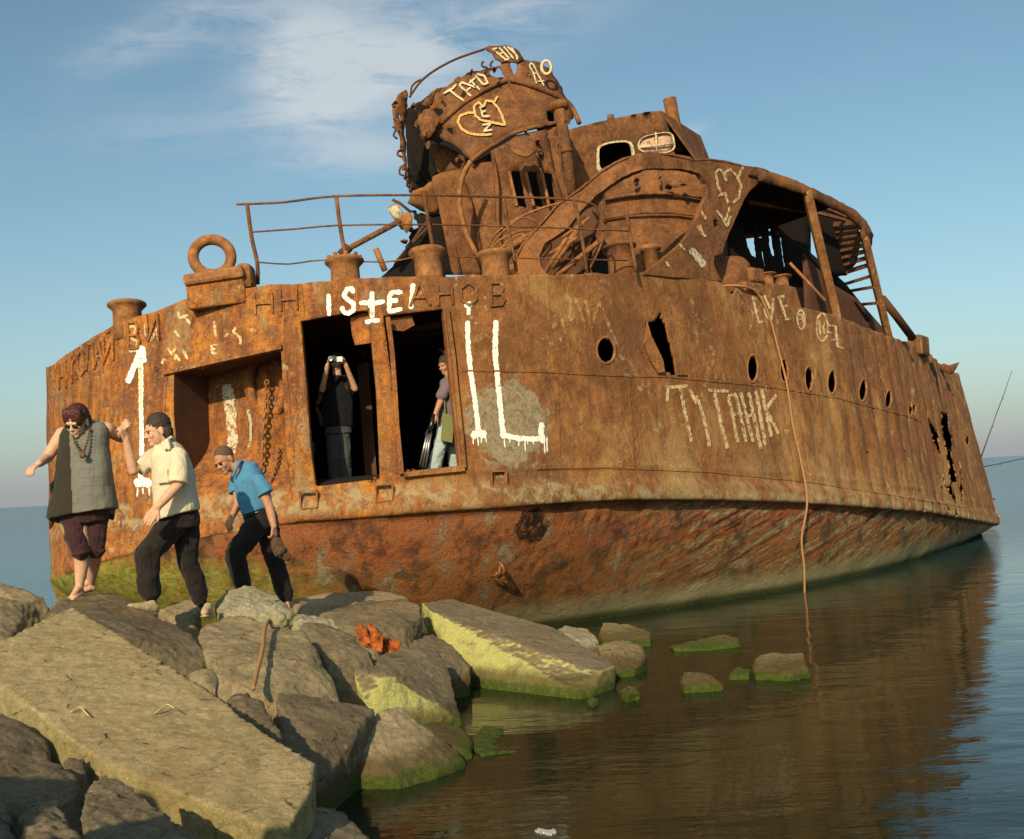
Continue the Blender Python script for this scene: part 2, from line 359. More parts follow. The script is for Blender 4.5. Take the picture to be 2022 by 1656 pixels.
def box_geo(c, ax, ay, az):
    c, ax, ay, az = map(Vector, (c, ax, ay, az)); vs = [c+ax*i+ay*j+az*k for i in (-1,1) for j in (-1,1) for k in (-1,1)]
    return vs, [(0,1,3,2),(4,6,7,5),(0,4,5,1),(2,3,7,6),(0,2,6,4),(1,5,7,3)]
def beam_geo(p, q, w, h, up=(0,0,1)):
    p, q = Vector(p), Vector(q); d = (q-p); L = d.length/2; d.normalize(); s = d.cross(Vector(up)).normalized(); u = s.cross(d)
    return box_geo((p+q)/2, d*L, s*w/2, u*h/2)
def mods(o, bevel=0, solid=0, sub=0, disp=None):
    if solid:
        m = o.modifiers.new('thickness', 'SOLIDIFY'); m.thickness = solid; m.offset = 0
    if bevel:
        m = o.modifiers.new('bevel', 'BEVEL'); m.width = bevel; m.segments = 2
    if sub:
        m = o.modifiers.new('sub', 'SUBSURF'); m.levels = sub; m.render_levels = sub
    if disp:
        tx = bpy.data.textures.new('clouds', 'CLOUDS'); tx.noise_scale = disp[0]; tx.noise_depth = 3
        m = o.modifiers.new('dents', 'DISPLACE'); m.texture = tx; m.texture_coords = 'GLOBAL'; m.strength = disp[1]; m.mid_level = .5
    return o

# ------------------------------------------------------------ the hull
ctrl = [(12.0,36.5),(9.0,35.3),(4.4,31.0),(0.2,26.0),(-4.0,21.2),(-6.15,18.4),(-6.78,16.7),(-6.45,15.2),(-5.45,14.15),(-4.1,13.5),
        (-2.77,13.2),(-1.4,13.25),(0,13.75),(1.3,14.65),(2.5,15.75),(3.75,16.95),(5.33,18.5),(6.95,20.35),(7.95,21.7),(10.3,25.3),(12.35,28.9),(13.2,31.2),(13.6,33.6),(13.2,35.6),(12.0,36.5)]
cp = np.array([tuple(p)[:2] for p in smoothpts([(a,b,0) for a,b in ctrl], 24)])
seg = np.r_[0, np.cumsum(np.hypot(*np.diff(cp, axis=0).T))]; TL = seg[-1]
def Cxy(t): return np.stack([np.interp(t, seg, cp[:,0]), np.interp(t, seg, cp[:,1])], -1)
def Nxy(t):
    e = .12; d = Cxy(np.clip(t+e, 0, TL))-Cxy(np.clip(t-e, 0, TL)); n = np.stack([d[...,1], -d[...,0]], -1)
    return n/np.linalg.norm(n, axis=-1, keepdims=True)
LEAN = np.array([-.046, .136])
def tab(u, pts): a = np.array(pts, float); return np.interp(u, a[:,0], a[:,1])
RAIL = [(95,726),(105,722),(130,700),(180,668),(225,642),(285,622),(340,603),(364,592),(400,575),(500,567),(560,562),(640,556),(740,548),(900,545),(1100,543),(1266,538),(1300,534),(1400,545),(1422,560),(1446,584),(1452,572),(1460,560),(1488,558),(1530,560),(1574,568),(1581,607),(1654,624),(1700,644),(1751,662),(1798,680),(1839,702),(1866,730),(1893,739),(1909,750),(1990,775)]
KNUC = [(90,1138),(114,1138),(185,1112),(271,1088),(383,1062),(460,1048),(600,1028),(700,1022),(850,1010),(1000,1000),(1100,992),(1240,985),(1400,986),(1556,990),(1700,1000),(1830,1010),(1921,1026),(1962,1034)]
k1_ = int(np.argmax(cp[:,0]/cp[:,1])); TNAR = seg[k1_]
def pt0(t, z):
    c = Cxy(t)
    k = np.interp(t, [TNAR-9, TNAR], [0, .085])*(t > TNAR-9)     # the fore end narrows upwards
    if k.max() > 0: c = c-Nxy(t)*(k*np.clip(z-.6, 0, 9))[...,None]
    return np.concatenate([c+(z-2.0)[...,None]*LEAN, z[...,None]], -1)
# relief of the plating: frames pressed through on the flank, dents
def relief(t, z):
    u, v = proj(pt0(t, z))
    rib = np.clip((u-1500)/250, 0, 1)*np.clip((1985-u)/40, 0, 1)
    r = rib*.05*(np.abs(np.sin((t)*math.pi/.62))-.55)
    r += .012*np.sin(t*1.7+z*2.1)*np.sin(z*3.3+1)+.007*np.sin(t*5.1+1)*np.sin(z*4.7-t)
    return r
LEFT_T = seg[np.argmin(cp[:len(cp)//2,0]/cp[:len(cp)//2,1])]
def solve_line(t, table):
    z = np.full_like(t, 3.0)
    for _ in range(25):
        u, v = proj(pt0(t, z)); z = z+(v-tab(u, table))/F*Cxy(t)[:,1]*.9
    return z
nvis = 900
k0 = np.argmin(cp[:,0]/cp[:,1]); k1 = np.argmax(cp[:,0]/cp[:,1])
T0, T1 = seg[k0], seg[k1]
tvis = np.linspace(T0, T1, nvis)
zr_v = solve_line(tvis, RAIL); zk_v = solve_line(tvis, KNUC)
cc = Cxy(tvis); A = np.c_[np.ones(nvis), cc]
fit_r = np.linalg.lstsq(A, zr_v, rcond=None)[0]; fit_k = np.linalg.lstsq(A, zk_v, rcond=None)[0]
def ZR(t):
    c = Cxy(t); z = np.c_[np.ones(len(t)), c] @ fit_r; zi = np.interp(t, tvis, zr_v)
    w = np.clip(np.maximum(T0-t, t-T1)/2.0, 0, 1); return zi*(1-w)+z*w
def ZK(t):
    c = Cxy(t); z = np.c_[np.ones(len(t)), c] @ fit_k; zi = np.interp(t, tvis, zk_v)
    w = np.clip(np.maximum(T0-t, t-T1)/2.0, 0, 1); return np.maximum(zi*(1-w)+z*w, .12)
def bulge(t, z):
    """rubbing belt just over the knuckle, standing a few cm proud"""
    h = z-ZK(t); u, _ = proj(pt0(t, z)); k = np.clip((u-540)/40, 0, 1)
    return .055*k*np.clip(1-np.abs((h-.13)/.16)**4, 0, 1)+.02*k*np.clip(1-np.abs((h-.46)/.03)**2, 0, 1)
def HS(t, z, off=0.0):
    t = np.atleast_1d(np.asarray(t, float)); z = np.atleast_1d(np.asarray(z, float))
    p = pt0(t, z); n = Nxy(t); r = relief(t, z)+bulge(t, z)+off; p[...,:2] += n*r[...,None]; return p
# lookup + Newton from photo pixel to (t, z)
gt = np.repeat(np.linspace(T0+.02, T1-.02, 500), 60); gz = np.tile(np.linspace(.3, 6.5, 60), 500); gu, gv = proj(pt0(gt, gz))
def px2tz(uv):
    uv = np.atleast_2d(np.asarray(uv, float)); T = np.empty(len(uv)); Z = np.empty(len(uv))
    for i, (u, v) in enumerate(uv):
        k = np.argmin((gu-u)**2+(gv-v)**2); T[i], Z[i] = gt[k], gz[k]
    for _ in range(7):
        e = 1e-3; u0, v0 = proj(pt0(T, Z)); u1, v1 = proj(pt0(T+e, Z)); u2, v2 = proj(pt0(T, Z+e))
        a, b, c, d = (u1-u0)/e, (u2-u0)/e, (v1-v0)/e, (v2-v0)/e; D = a*d-b*c; D = np.where(np.abs(D) < 50, 50*np.sign(D+1e-9), D)
        du, dv = uv[:,0]-u0, uv[:,1]-v0
        T = np.clip(T+np.clip((d*du-b*dv)/D, -.3, .3), 0, TL); Z = Z+np.clip((a*dv-c*du)/D, -.3, .3)
    return T, Z
def H(u, v, off=0.0):
    T, Z = px2tz([(u, v)]); return Vector(HS(T, Z, off)[0])
def Hn(u, v):
    T, Z = px2tz([(u, v)]); n = Nxy(T)[0]; return Vector((n[0], n[1], 0))

def HD(u, v=560):
    return H(u, v).y
def jag(poly, step=9, amp=2.5, seed=1):
    r = random.Random(seed); o = []
    for i in range(len(poly)):
        a, b = poly[i], poly[(i+1)%len(poly)]; L = math.hypot(b[0]-a[0], b[1]-a[1]); n = max(1, int(L/step))
        for k in range(n):
            s = k/n; o.append((a[0]+(b[0]-a[0])*s+(r.uniform(-amp, amp) if k else 0), a[1]+(b[1]-a[1])*s+(r.uniform(-amp, amp) if k else 0)))
    return o
def ell(u, v, a, b, n=28): return [(u+a*math.cos(2*math.pi*k/n), v+b*math.sin(2*math.pi*k/n)) for k in range(n)]
recess = [(344,738),(555,692),(560,800),(566,900),(578,996),(345,1040),(347,900)]
door1 = [(594,635),(650,624),(727,612),(735,700),(742,770),(746,850),(750,944),(623,959),(615,900),(606,780)]
door2 = [(757,624),(874,611),(884,700),(893,790),(900,850),(907,918),(796,930),(785,850),(775,760),(765,690)]
tear = [(1276,640),(1296,632),(1306,618),(1312,640),(1326,690),(1336,740),(1303,736),(1300,722),(1306,704),(1297,692),(1288,676),(1277,664)]
ports = [(1198,692,17,24),(1487,728,10,25),(1549,733,8,22),(1598,749,7,23),(1643,755,7,22),(1704,771,5.5,20),(1754,789,4,17),(1797,806,3,15),(1807,812,2.5,13)]
slits = [[(1826,800),(1832,812),(1848,850),(1860,905),(1856,908),(1842,862),(1830,826)],[(1866,1000),(1870,1000),(1872,1014),(1868,1014)],[(1878,1002),(1883,1002),(1888,1018),(1884,1018)],[(1857,815),(1870,818),(1880,870),(1888,950),(1876,958),(1865,890)],[(1846,850),(1852,848),(1856,862),(1848,866)],
         [(1848,935),(1853,940),(1866,985),(1862,990),(1855,965)],[(1872,960),(1880,955),(1893,1000),(1888,1003)],[(1908,860),(1911,862),(1913,884),(1910,884)],[(1858,925),(1864,945),(1872,975),(1868,976)],[(1893,905),(1897,915),(1902,980),(1898,982)]]
holes = [recess, door1, door2, jag(tear, 7, 2.5, 3)]+[ell(*p) for p in ports]+[jag(s, 10, 1, 9) for s in slits]

def inside(poly, u, v):
    c = np.zeros(u.shape, bool); n = len(poly)
    for i in range(n):
        x1, y1 = poly[i]; x2, y2 = poly[(i+1)%n]
        if y1 == y2: continue
        k = ((y1 > v) != (y2 > v)) & (u < (x2-x1)*(v-y1)/(y2-y1)+x1); c ^= k
    return c
def near_on(poly, u, v):
    best = np.full(u.shape, 1e9); bu = u.copy(); bv = v.copy(); n = len(poly)
    for i in range(n):
        a = np.array(poly[i]); b = np.array(poly[(i+1)%n]); d = b-a; L = (d@d) or 1
        s = np.clip(((u-a[0])*d[0]+(v-a[1])*d[1])/L, 0, 1); pu, pv = a[0]+d[0]*s, a[1]+d[1]*s; q = np.hypot(u-pu, v-pv)
        k = q < best; best[k] = q[k]; bu[k] = pu[k]; bv[k] = pv[k]
    return best, bu, bv
wreck = thing('shipwreck', 'rusted listing hulk of a ship aground beside the rocks, covered in painted writing', 'ship', (3,20,0))
# columns: fine where seen
tcol = np.r_[np.linspace(0, T0-1.0, 60)[:-1], np.linspace(T0-1.0, T0+.5, 30)[:-1], np.linspace(T0+.5, T1, 820)[:-1], np.linspace(T1, TL, 40)]
NR = 84; nc = len(tcol)
q = np.linspace(0, 1, NR)
ZRc, ZKc = ZR(tcol), ZK(tcol)
# a ragged rail
rag = np.array([mnoise.noise((x*3.1, 0, 0))*.022+mnoise.noise((x*11, 5, 0))*.008 for x in tcol])
ZRc = ZRc+rag
Tg = np.repeat(tcol[:,None], NR, 1).ravel(); Zg = (ZKc[:,None]+(ZRc-ZKc)[:,None]*q[None]).ravel()
U, V = proj(pt0(Tg, Zg)); front = (Tg > T0) & (Tg < T1)
dT = np.full(len(Tg), (T1-T0)/820.0); pxc = 5.0
for h in holes:
    us = [p[0] for p in h]; vs_ = [p[1] for p in h]
    cand = np.where(front & (U > min(us)-12) & (U < max(us)+12) & (V > min(vs_)-12) & (V < max(vs_)+12))[0]
    if not len(cand): continue
    best, bu, bv = near_on(h, U[cand], V[cand])
    # cell size in px
    u1, v1 = proj(pt0(Tg[cand]+dT[cand], Zg[cand])); cw = np.hypot(u1-U[cand], v1-V[cand])
    u2, v2 = proj(pt0(Tg[cand], Zg[cand]+.035)); chh = np.hypot(u2-U[cand], v2-V[cand])
    lim = np.minimum(cw, chh)*.62
    k = best < np.maximum(lim, 1.0)
    idx = cand[k]
    if len(idx):
        e = 1e-3; u0, v0 = U[idx], V[idx]; ua, va = proj(pt0(Tg[idx]+e, Zg[idx])); ub, vb = proj(pt0(Tg[idx], Zg[idx]+e))
        a, b, c_, d_ = (ua-u0)/e, (ub-u0)/e, (va-v0)/e, (vb-v0)/e; D = a*d_-b*c_; du, dv = bu[k]-u0, bv[k]-v0
        Tg[idx] += np.clip((d_*du-b*dv)/D, -.06, .06); Zg[idx] += np.clip((a*dv-c_*du)/D, -.06, .06)
U, V = proj(pt0(Tg, Zg))
hv = HS(Tg, Zg)
fi = np.arange((nc-1)*NR).reshape(nc-1, NR)[:, :NR-1].ravel()
quad = np.stack([fi, fi+NR, fi+NR+1, fi+1], 1)
uc, vc = U[quad].mean(1), V[quad].mean(1); fr = front[quad].all(1); kill = np.zeros(len(quad), bool)
for h in holes: kill |= fr & inside(h, uc, vc)
quad = quad[~kill]
# bottom rows
NB = 64
def under(t):
    u, _ = proj(pt0(t, np.full_like(t, 1.0)))
    return np.interp(u, [90,300,560,900,1080,1200,1400,1600,1800,1950], [1.9,1.3,1.15,1.25,1.25,1.1,.8,.55,.45,.35])
bt = np.linspace(0, 1, NB); zlow = -.9
At = under(tcol); At = np.where((tcol < T0) | (tcol > T1), .6, At)
bv_ = []
Nn = Nxy(tcol)
Tb, Zb, Ob = [], [], []
for j, s in enumerate(bt):
    h = np.maximum(ZKc, .15); z = ZKc-(ZKc-zlow)*s
    f = (ZKc-z)/h
    inn = At*np.clip(f, 0, 3)**1.6*1.0
    step = np.interp(proj(pt0(tcol, z))[0], [540,640,1000,1250,1600], [.0,.05,.08,.14,.10])*min(1, j/2)
    blis = np.interp(proj(pt0(tcol, z))[0], [900,1120,1450,1600], [.15,1.5,1.2,.15])*max(.1, 1-s*2.2)*np.clip(np.array([mnoise.noise((a*.9, b*1.5, 11)) for a, b in zip(tcol, z)])*3+.5, 0, 1)
    bump_ = np.array([mnoise.noise((a*1.3, b*2.0, 3))*.035+(abs(mnoise.noise((a*4, b*5, 3)))*.05+mnoise.noise((a*10, b*13, 8))*.022)*q_ for a, b, q_ in zip(tcol, z, blis)])*min(1, j/3)
    p = pt0(tcol, z); p[:,:2] += Nn*(-(inn+step)+bump_+bulge(tcol, ZKc)*0)[:,None]
    bv_.append(p)
base = len(hv); allv = np.concatenate([hv]+bv_)
bi = []
for j in range(NB-1):
    for i in range(nc-1):
        a = base+j*nc+i; bi.append((a+nc, a+nc+1, a+1, a))
# ledge between belt and bottom
led = [(base+i, base+i+1, (i+1)*NR, i*NR) for i in range(nc-1)]
hull = mesh('hull', allv, list(map(tuple, quad))+led+bi, 'side', wreck, False)
hull.data.materials.append(M['bottom'])
mi = np.zeros(len(hull.data.polygons), int); mi[len(quad)+len(led):] = 1
hull.data.polygons.foreach_set('material_index', mi); hull.data.polygons.foreach_set('use_smooth', np.ones(len(mi), bool))
uvl = hull.data.uv_layers.new(name='girth'); tz = np.concatenate([np.stack([Tg, Zg], 1)]+[np.stack([tcol, allv[base+j*nc:base+(j+1)*nc, 2]], 1) for j in range(NB)])
li = np.empty(len(hull.data.loops), int); hull.data.loops.foreach_get('vertex_index', li); uvl.data.foreach_set('uv', tz[li].ravel())
sm = hull.modifiers.new('thickness', 'SOLIDIFY'); sm.thickness = .03; sm.offset = -1
# make sure it thickens inwards
me = hull.data; me.update()
pm = me.polygons[len(quad)//2]; cN = Vector((pm.normal)); 
mid_t = tcol[nc//2]
kk = int(np.argmin(np.abs(tcol-(T0+T1)/2)))
pc = me.polygons[min(len(quad)-1, kk*(NR-1)//1)] if kk*(NR-1) < len(quad) else me.polygons[0]
if pc.normal.dot(Vector((*Nxy(np.array([(T0+T1)/2]))[0], 0))) < 0: me.flip_normals()

# deck, 'tween-deck floor: strips from side to side
def deck_geo(zf, inset=.03, n=60, thick=None):
    ts = np.linspace(seg[k0]+3.2, TL-.01, n)
    tm = T0+ (9.5)     # stern midpoint along the girth
    a = np.linspace(0, 1, n); ta = tm-(tm-.02)*a**1.1; tb = tm+(TL-.02-tm)*a**1.1
    za, zb = zf(ta), zf(tb); pa, pb = HS(ta, za), HS(tb, zb)
    pa[:,:2] -= Nxy(ta)*inset; pb[:,:2] -= Nxy(tb)*inset
    vs = []; K = 9
    for i in range(n):
        for k in range(K): vs.append(pa[i]+(pb[i]-pa[i])*k/(K-1))
    fs = [(i*K+k, i*K+k+1, (i+1)*K+k+1, (i+1)*K+k) for i in range(n-1) for k in range(K-1)]
    return vs, fs
midt = seg[np.argmin(np.abs(cp[:,0]+4.1)+np.abs(cp[:,1]-13.5))]
T_mid = midt
def deck(zf, name, mat, inset=.03, cut=False):
    n = 70; a = np.linspace(0, 1, n); ta = T_mid-(T_mid-.02)*a; tb = T_mid+(TL-.02-T_mid)*a
    pa, pb = HS(ta, zf(ta)), HS(tb, zf(tb)); ia = np.full(n, inset); ib = np.full(n, inset)
    if cut:
        for ts_, i_ in ((ta, ia), (tb, ib)):
            u_, _v = proj(pt0(ts_, zf(ts_))); i_[(u_ > 300) & (u_ < 592) & (ts_ > T0)] = .95
    pa[:,:2] -= Nxy(ta)*ia[:,None]; pb[:,:2] -= Nxy(tb)*ib[:,None]
    K = 9; vs = [pa[i]+(pb[i]-pa[i])*k/(K-1) for i in range(n) for k in range(K)]
    fs = [(i*K+k, i*K+k+1, (i+1)*K+k+1, (i+1)*K+k) for i in range(n-1) for k in range(K-1)]
    o = mesh(name, vs, fs, mat, wreck); mods(o, solid=.03); return o
sil = seg[k0]
def zdeck(t):
    c = Cxy(t); u, v = proj(pt0(t, ZR(t))); base_ = np.minimum(ZR(t), np.c_[np.ones(len(t)), c] @ fit_r+.15)
    # smooth low-pass of the rail, a little below it
    g = np.interp(t, tcol, np.convolve(np.pad(ZR(tcol), 40, mode='edge'), np.ones(81)/81, 'valid')); return np.minimum(ZR(t), g)-.09
deck(zdeck, 'main_deck', 'upper')
# stern floor: a little under the door sills
sillp = [HS(*px2tz([p]))[0] for p in ((623,958),(750,944),(796,930),(907,918))]
SA = np.array(sillp); 
def zfloor(t):
    c = Cxy(t); zz = np.interp(t, [t_ for t_ in px2tz([(623,958),(907,918)])[0]], [SA[0][2], SA[3][2]])-.03
    return np.minimum(zz, ZR(t)-1.9)
FLOORZ = float(SA[:,2].mean())
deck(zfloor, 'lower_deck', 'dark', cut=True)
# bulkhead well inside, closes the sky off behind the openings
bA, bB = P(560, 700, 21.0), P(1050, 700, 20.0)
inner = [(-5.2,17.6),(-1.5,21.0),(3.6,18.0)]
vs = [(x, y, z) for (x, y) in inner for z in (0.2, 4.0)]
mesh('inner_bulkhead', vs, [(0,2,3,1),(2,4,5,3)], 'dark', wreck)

def recoff(u, v):
    # swelling of the hawse below the ring
    d = ((u-488)/40)**2+((v-850)/95)**2; g_ = 1-min(1, max(0, (v-860)/130)); g_ = g_*g_*(3-2*g_); return (-.72+.26*math.exp(-d))*(.04+.96*g_)
# tunnels: inner faces of the openings
def tunnel(name, poly, depth, mat, back=None, backname='recess_wall', step=10):
    pts = jag(poly, step, 0); T, Z = px2tz(pts); a = HS(T, Z, .004); b = HS(T, Z, 0); dd_ = np.array([-recoff(*q_) if name == 'recess_side' else depth for q_ in pts]); b[:,:2] -= Nxy(T)*dd_[:,None]
    n = len(pts); vs = list(a)+list(b); fs = [(i, (i+1)%n, n+(i+1)%n, n+i) for i in range(n)]
    o = mesh(name, vs, fs, mat, wreck); return o
tunnel('recess_side', recess, .50, 'dark2')  # darker steel colour paints deeper shade onto the recess walls
# back wall of the recess: hull surface carried 0.5 m inwards
def hull_patch(name, poly, off, mat, step=8, parent=None, grow=6):
    cu = sum(p[0] for p in poly)/len(poly); cv_ = sum(p[1] for p in poly)/len(poly)
    poly = [(cu+(p[0]-cu)*(1+grow/100), cv_+(p[1]-cv_)*(1+grow/100)) for p in poly]
    us = [p[0] for p in poly]; vs_ = [p[1] for p in poly]
    ins = [(u, v) for u in np.arange(min(us), max(us), step) for v in np.arange(min(vs_), max(vs_), step) if inside(poly, np.array([u]), np.array([v]))[0] and near_on(poly, np.array([u]), np.array([v]))[0][0] > step*.5]
    bd = jag(poly, step, 0); n = len(bd)
    V2 = [Vector(p) for p in bd+ins]; res = delaunay_2d_cdt(V2, [], [list(range(n))], 1, 1e-4)
    pts = [(p.x, p.y) for p in res[0]]; T, Z = px2tz(pts); w_ = HS(T, Z, 0)
    w_[:,:2] += Nxy(T)*off if np.isscalar(off) else Nxy(T)*np.array([off(u, v) for u, v in pts])[:,None]
    return mesh(name, w_, res[2], mat, parent or wreck, True)
def recoff(u, v):
    # swelling of the hawse below the ring
    d = ((u-488)/40)**2+((v-850)/95)**2; g_ = 1-min(1, max(0, (v-860)/130)); g_ = g_*g_*(3-2*g_); return (-.72+.26*math.exp(-d))*(.04+.96*g_)
hull_patch('recess_wall', recess, recoff, 'side', 9, grow=9)
for poly, nm in ((door1, 'doorway_edge'), (door2, 'doorway_edge')): tunnel(nm, poly, .10, 'side')
for p in ports: 
    poly = ell(*p); T, Z = px2tz(poly); a = HS(T, Z, .008); n = len(a)
    cen = a.mean(0); outer = cen+(a-cen)*1.2; b = a.copy(); b[:,:2] -= Nxy(T)*.035; outer2 = outer.copy(); outer2[:,:2] -= Nxy(T)*.025
    vs = list(outer2)+list(outer)+list(a)+list(b)
    fs = [(r*n+i, r*n+(i+1)%n, (r+1)*n+(i+1)%n, (r+1)*n+i) for r in range(3) for i in range(n)]
    mesh('porthole_ring', vs, fs, 'cast', wreck, True)

# ------------------------------------------------------------ brush strokes following the plating
def ribbon(polys, width, lift, seed=0, step=3.0, taper=True):
    r = random.Random(seed); VS, FS = [], []
    for item in polys:
        pl, wd = (item if isinstance(item, tuple) and isinstance(item[1], (int, float)) and isinstance(item[0], list) else (item, width))
        pts = []
        for i in range(len(pl)-1):
            a, b = pl[i], pl[i+1]; L = math.hypot(b[0]-a[0], b[1]-a[1]); n = max(1, int(L/step))
            for k in range(n): pts.append((a[0]+(b[0]-a[0])*k/n, a[1]+(b[1]-a[1])*k/n))
        pts.append(pl[-1]); m = len(pts); L2, base = [], len(VS)
        K = 3 if wd < 14 else 5
        for i, p in enumerate(pts):
            a, b = pts[max(i-1,0)], pts[min(i+1,m-1)]; dx, dy = b[0]-a[0], b[1]-a[1]; L = math.hypot(dx, dy) or 1; nx, ny = -dy/L, dx/L
            e = min(i, m-1-i)*step/ max(wd*.5, 1); s = math.sqrt(min(1, .35+e)) if taper else 1
            h1 = wd/2*s*(1+r.uniform(-.22,.22)); h2 = wd/2*s*(1+r.uniform(-.22,.22))
            for k in range(K):
                f = k/(K-1); o = -h1+(h1+h2)*f; L2.append((p[0]+nx*o, p[1]+ny*o))
        VS += lift(L2)
        for i in range(m-1):
            for k in range(K-1): FS.append((base+i*K+k, base+i*K+k+1, base+(i+1)*K+k+1, base+(i+1)*K+k))
    return VS, FS
def hlift(off):
    def f(pts): T, Z = px2tz(pts); return list(HS(T, Z, off))
    return f
_mk = [0]
def mark(name, polys, width, mat, off=.006, lift=None, parent=None, **k):
    _mk[0] += .0007
    v, f = ribbon(polys, width, lift or hlift(off+_mk[0]%.003), seed=len(polys)*7+int(width), **k); return mesh(name, v, f, mat, parent or wreck, True)
def Z4(l): return [(560+a*.29, 540+b*.29) for a, b in l]
def Z3(l): return [(80+a*.314, 440+b*.314) for a, b in l]
def Z6(l): return [(1100+a*.456, 520+b*.456) for a, b in l]
def Z2(l): return [(1100+a*.3462, 160+b*.3462) for a, b in l]
def Z1(l): return [(700+a*.302, 60+b*.302) for a, b in l]
def Z5(l): return [(1440+a*.2174, 340+b*.2174) for a, b in l]
mark('painted_writing', [Z4([(305,140),(308,215),(310,290)]), (Z4([(295,160),(315,165)]),9), Z4([(480,135),(462,104),(430,108),(412,150),(440,185),(475,205),(478,245),(445,275),(408,262),(392,225)]),
    Z4([(600,125),(603,205),(604,305)]), Z4([(515,200),(600,208),(690,192)]), (Z4([(585,175),(605,215),(590,240)]),12), Z4([(808,132),(740,130),(722,150),(718,240),(720,262),(808,244)]), Z4([(722,192),(780,186)]),
    Z4([(882,70),(872,160),(866,245)]), Z4([(555,335),(600,322),(655,322)])], 9, 'white')
drips = [(Z4([(x, 1110),(x+r_*6, 1110+h)]), 2.4) for x, h, r_ in ((1290,50,0),(1320,60,1),(1345,40,0),(1375,35,1),(1500,70,1),(1540,40,0),(1600,60,0),(1640,95,1),(1700,50,0),(1770,110,2),(1790,100,1),(1660,50,0))]
mark('painted_stroke_with_dot', [(Z4([(1250,196),(1256,222),(1258,236)]),21), (Z4([(1257,232),(1257,286)]),8), Z4([(1250,325),(1255,500),(1275,690),(1300,880),(1326,1070)]), (Z4([(1275,1105),(1325,1085),(1380,1095)]),15)]+drips[:4], 9.5, 'white')
mark('painted_letter_l', [Z4([(1443,320),(1436,520),(1455,740),(1478,960),(1498,1120)]), Z4([(1490,1095),(1600,1118),(1700,1122),(1770,1125)]), (Z4([(1752,1010),(1748,1070),(1770,1150)]),11)]+drips[4:], 10.5, 'white')
mark('painted_arrow', [(Z3([(638,775),(610,860),(575,950),(552,1010)]),12), (Z3([(645,780),(655,880)]),9), Z3([(632,860),(636,1050),(640,1240),(640,1450),(636,1620)]), (Z3([(600,1640),(650,1620),(705,1640)]),17),
    (Z3([(620,1660),(615,1720)]),3), (Z3([(650,1660),(652,1700)]),3), (Z3([(690,1660),(692,1710)]),3)], 9, 'white')
mark('yellow_stain_on_arrow', [(Z3([(628,880),(634,1050),(640,1180)]),4)], 4, 'yellowwhite', off=.012)
mark('painted_ship_title', [Z6([(472,600),(476,540),(562,532)]), Z6([(530,535),(548,640),(566,710),(582,770)]), Z6([(572,545),(596,610)]), Z6([(600,575),(628,660),(655,750),(660,795)]),
    Z6([(652,550),(745,556)]), Z6([(682,560),(705,680),(736,800)]), Z6([(742,575),(765,690),(783,775)]), Z6([(742,572),(772,568),(800,680),(818,770)]), Z6([(760,655),(805,650)]), Z6([(795,560),(820,660),(848,770)]), Z6([(830,560),(858,690),(880,800)]), Z6([(812,665),(858,655)]),
    Z6([(862,550),(878,640),(898,785)]), Z6([(888,545),(905,640),(925,750)]), Z6([(948,570),(905,635),(958,735)])], 6.5, 'cream')
mark('painted_word', [Z6([(845,145),(862,215),(875,258),(892,250)]), Z6([(880,140),(905,230),(925,250),(935,150)]), Z6([(895,140),(920,200)]), Z6([(960,145),(975,190),(990,240)]), Z6([(955,150),(985,142)]), Z6([(972,190),(1000,184)]), Z6([(985,245),(1012,240)])], 5, 'cream')
mark('painted_symbols', [[(p[0], p[1]) for p in ell(1581,632,7,19)]+[(1588,632)], Z6([(1048,225),(1062,225),(1062,260)]), Z6([(1045,245),(1062,243)]), [p for p in ell(1622,647,10,27)]+[(1632,647)], Z6([(1135,250),(1140,310)]), Z6([(1150,255),(1152,310)]), Z6([(1170,270),(1205,275),(1215,360),(1235,370)]), Z6([(1165,300),(1190,305)]), Z6([(1180,335),(1212,330)])], 4, 'cream')
mark('worn_lettering', [Z6([(60,160),(55,250),(80,230)]), Z6([(80,150),(120,260)]), Z6([(120,160),(150,280),(180,170)]), Z6([(180,160),(240,300)]), Z6([(20,240),(35,310)])], 6, 'faint')
for pl_ in [Z3([(555,655),(560,810)]), Z3([(555,655),(600,655),(600,700),(560,720),(610,750),(605,800),(560,812)]), Z3([(660,640),(668,720)]), Z3([(690,750),(740,660),(740,740)]),
    Z3([(1095,620),(1110,720)]), Z3([(1160,720),(1190,700)]), Z3([(1230,660),(1215,690),(1260,720),(1260,770)]), Z3([(1300,670),(1360,680)]), Z3([(1075,775),(1112,770)]), Z3([(1078,775),(1085,822),(1112,822)]), Z3([(1080,798),(1108,796)]),
    Z3([(765,890),(770,860),(790,865)]), Z3([(845,870),(850,830),(880,870)]), Z3([(800,790),(830,830),(850,790)]), Z3([(900,800),(930,860)]), Z3([(845,680),(880,720)]), Z3([(865,560),(880,600),(930,580)]), Z3([(905,590),(950,640)])]: mark('worn_cream_stroke', [pl_], 5.5, 'cream')
0 and mark('primer_patch', [(Z3([(780,780),(870,820),(960,810)]),16), (Z3([(880,560),(900,620),(960,720)]),14), (Z3([(1150,690),(1190,730)]),12), (Z3([(760,560),(840,550)]),12), (Z3([(110,960),(95,1200)]),10)], 12, 'faint')
0 and mark('primer_patch', [([(1280,545),(1290,580),(1300,600)],26), ([(1310,560),(1350,590),(1420,600)],22), ([(1240,585),(1252,620)],14), ([(1380,545),(1400,575)],16)], 10, 'primer', off=.004)
0 and mark('primer_patch', [([(1060,950),(1110,940),(1140,955)],22), ([(1180,950),(1210,945)],20), ([(1000,925),(1040,930)],16), ([(1425,730),(1460,735)],34), ([(1385,945),(1430,960)],14), ([(830,965),(900,962)],14)], 10, 'primer', off=.004)
mark('split_in_plating', [[(1836,716),(1846,745),(1856,785),(1864,818)]], 4, 'dark', off=.004)
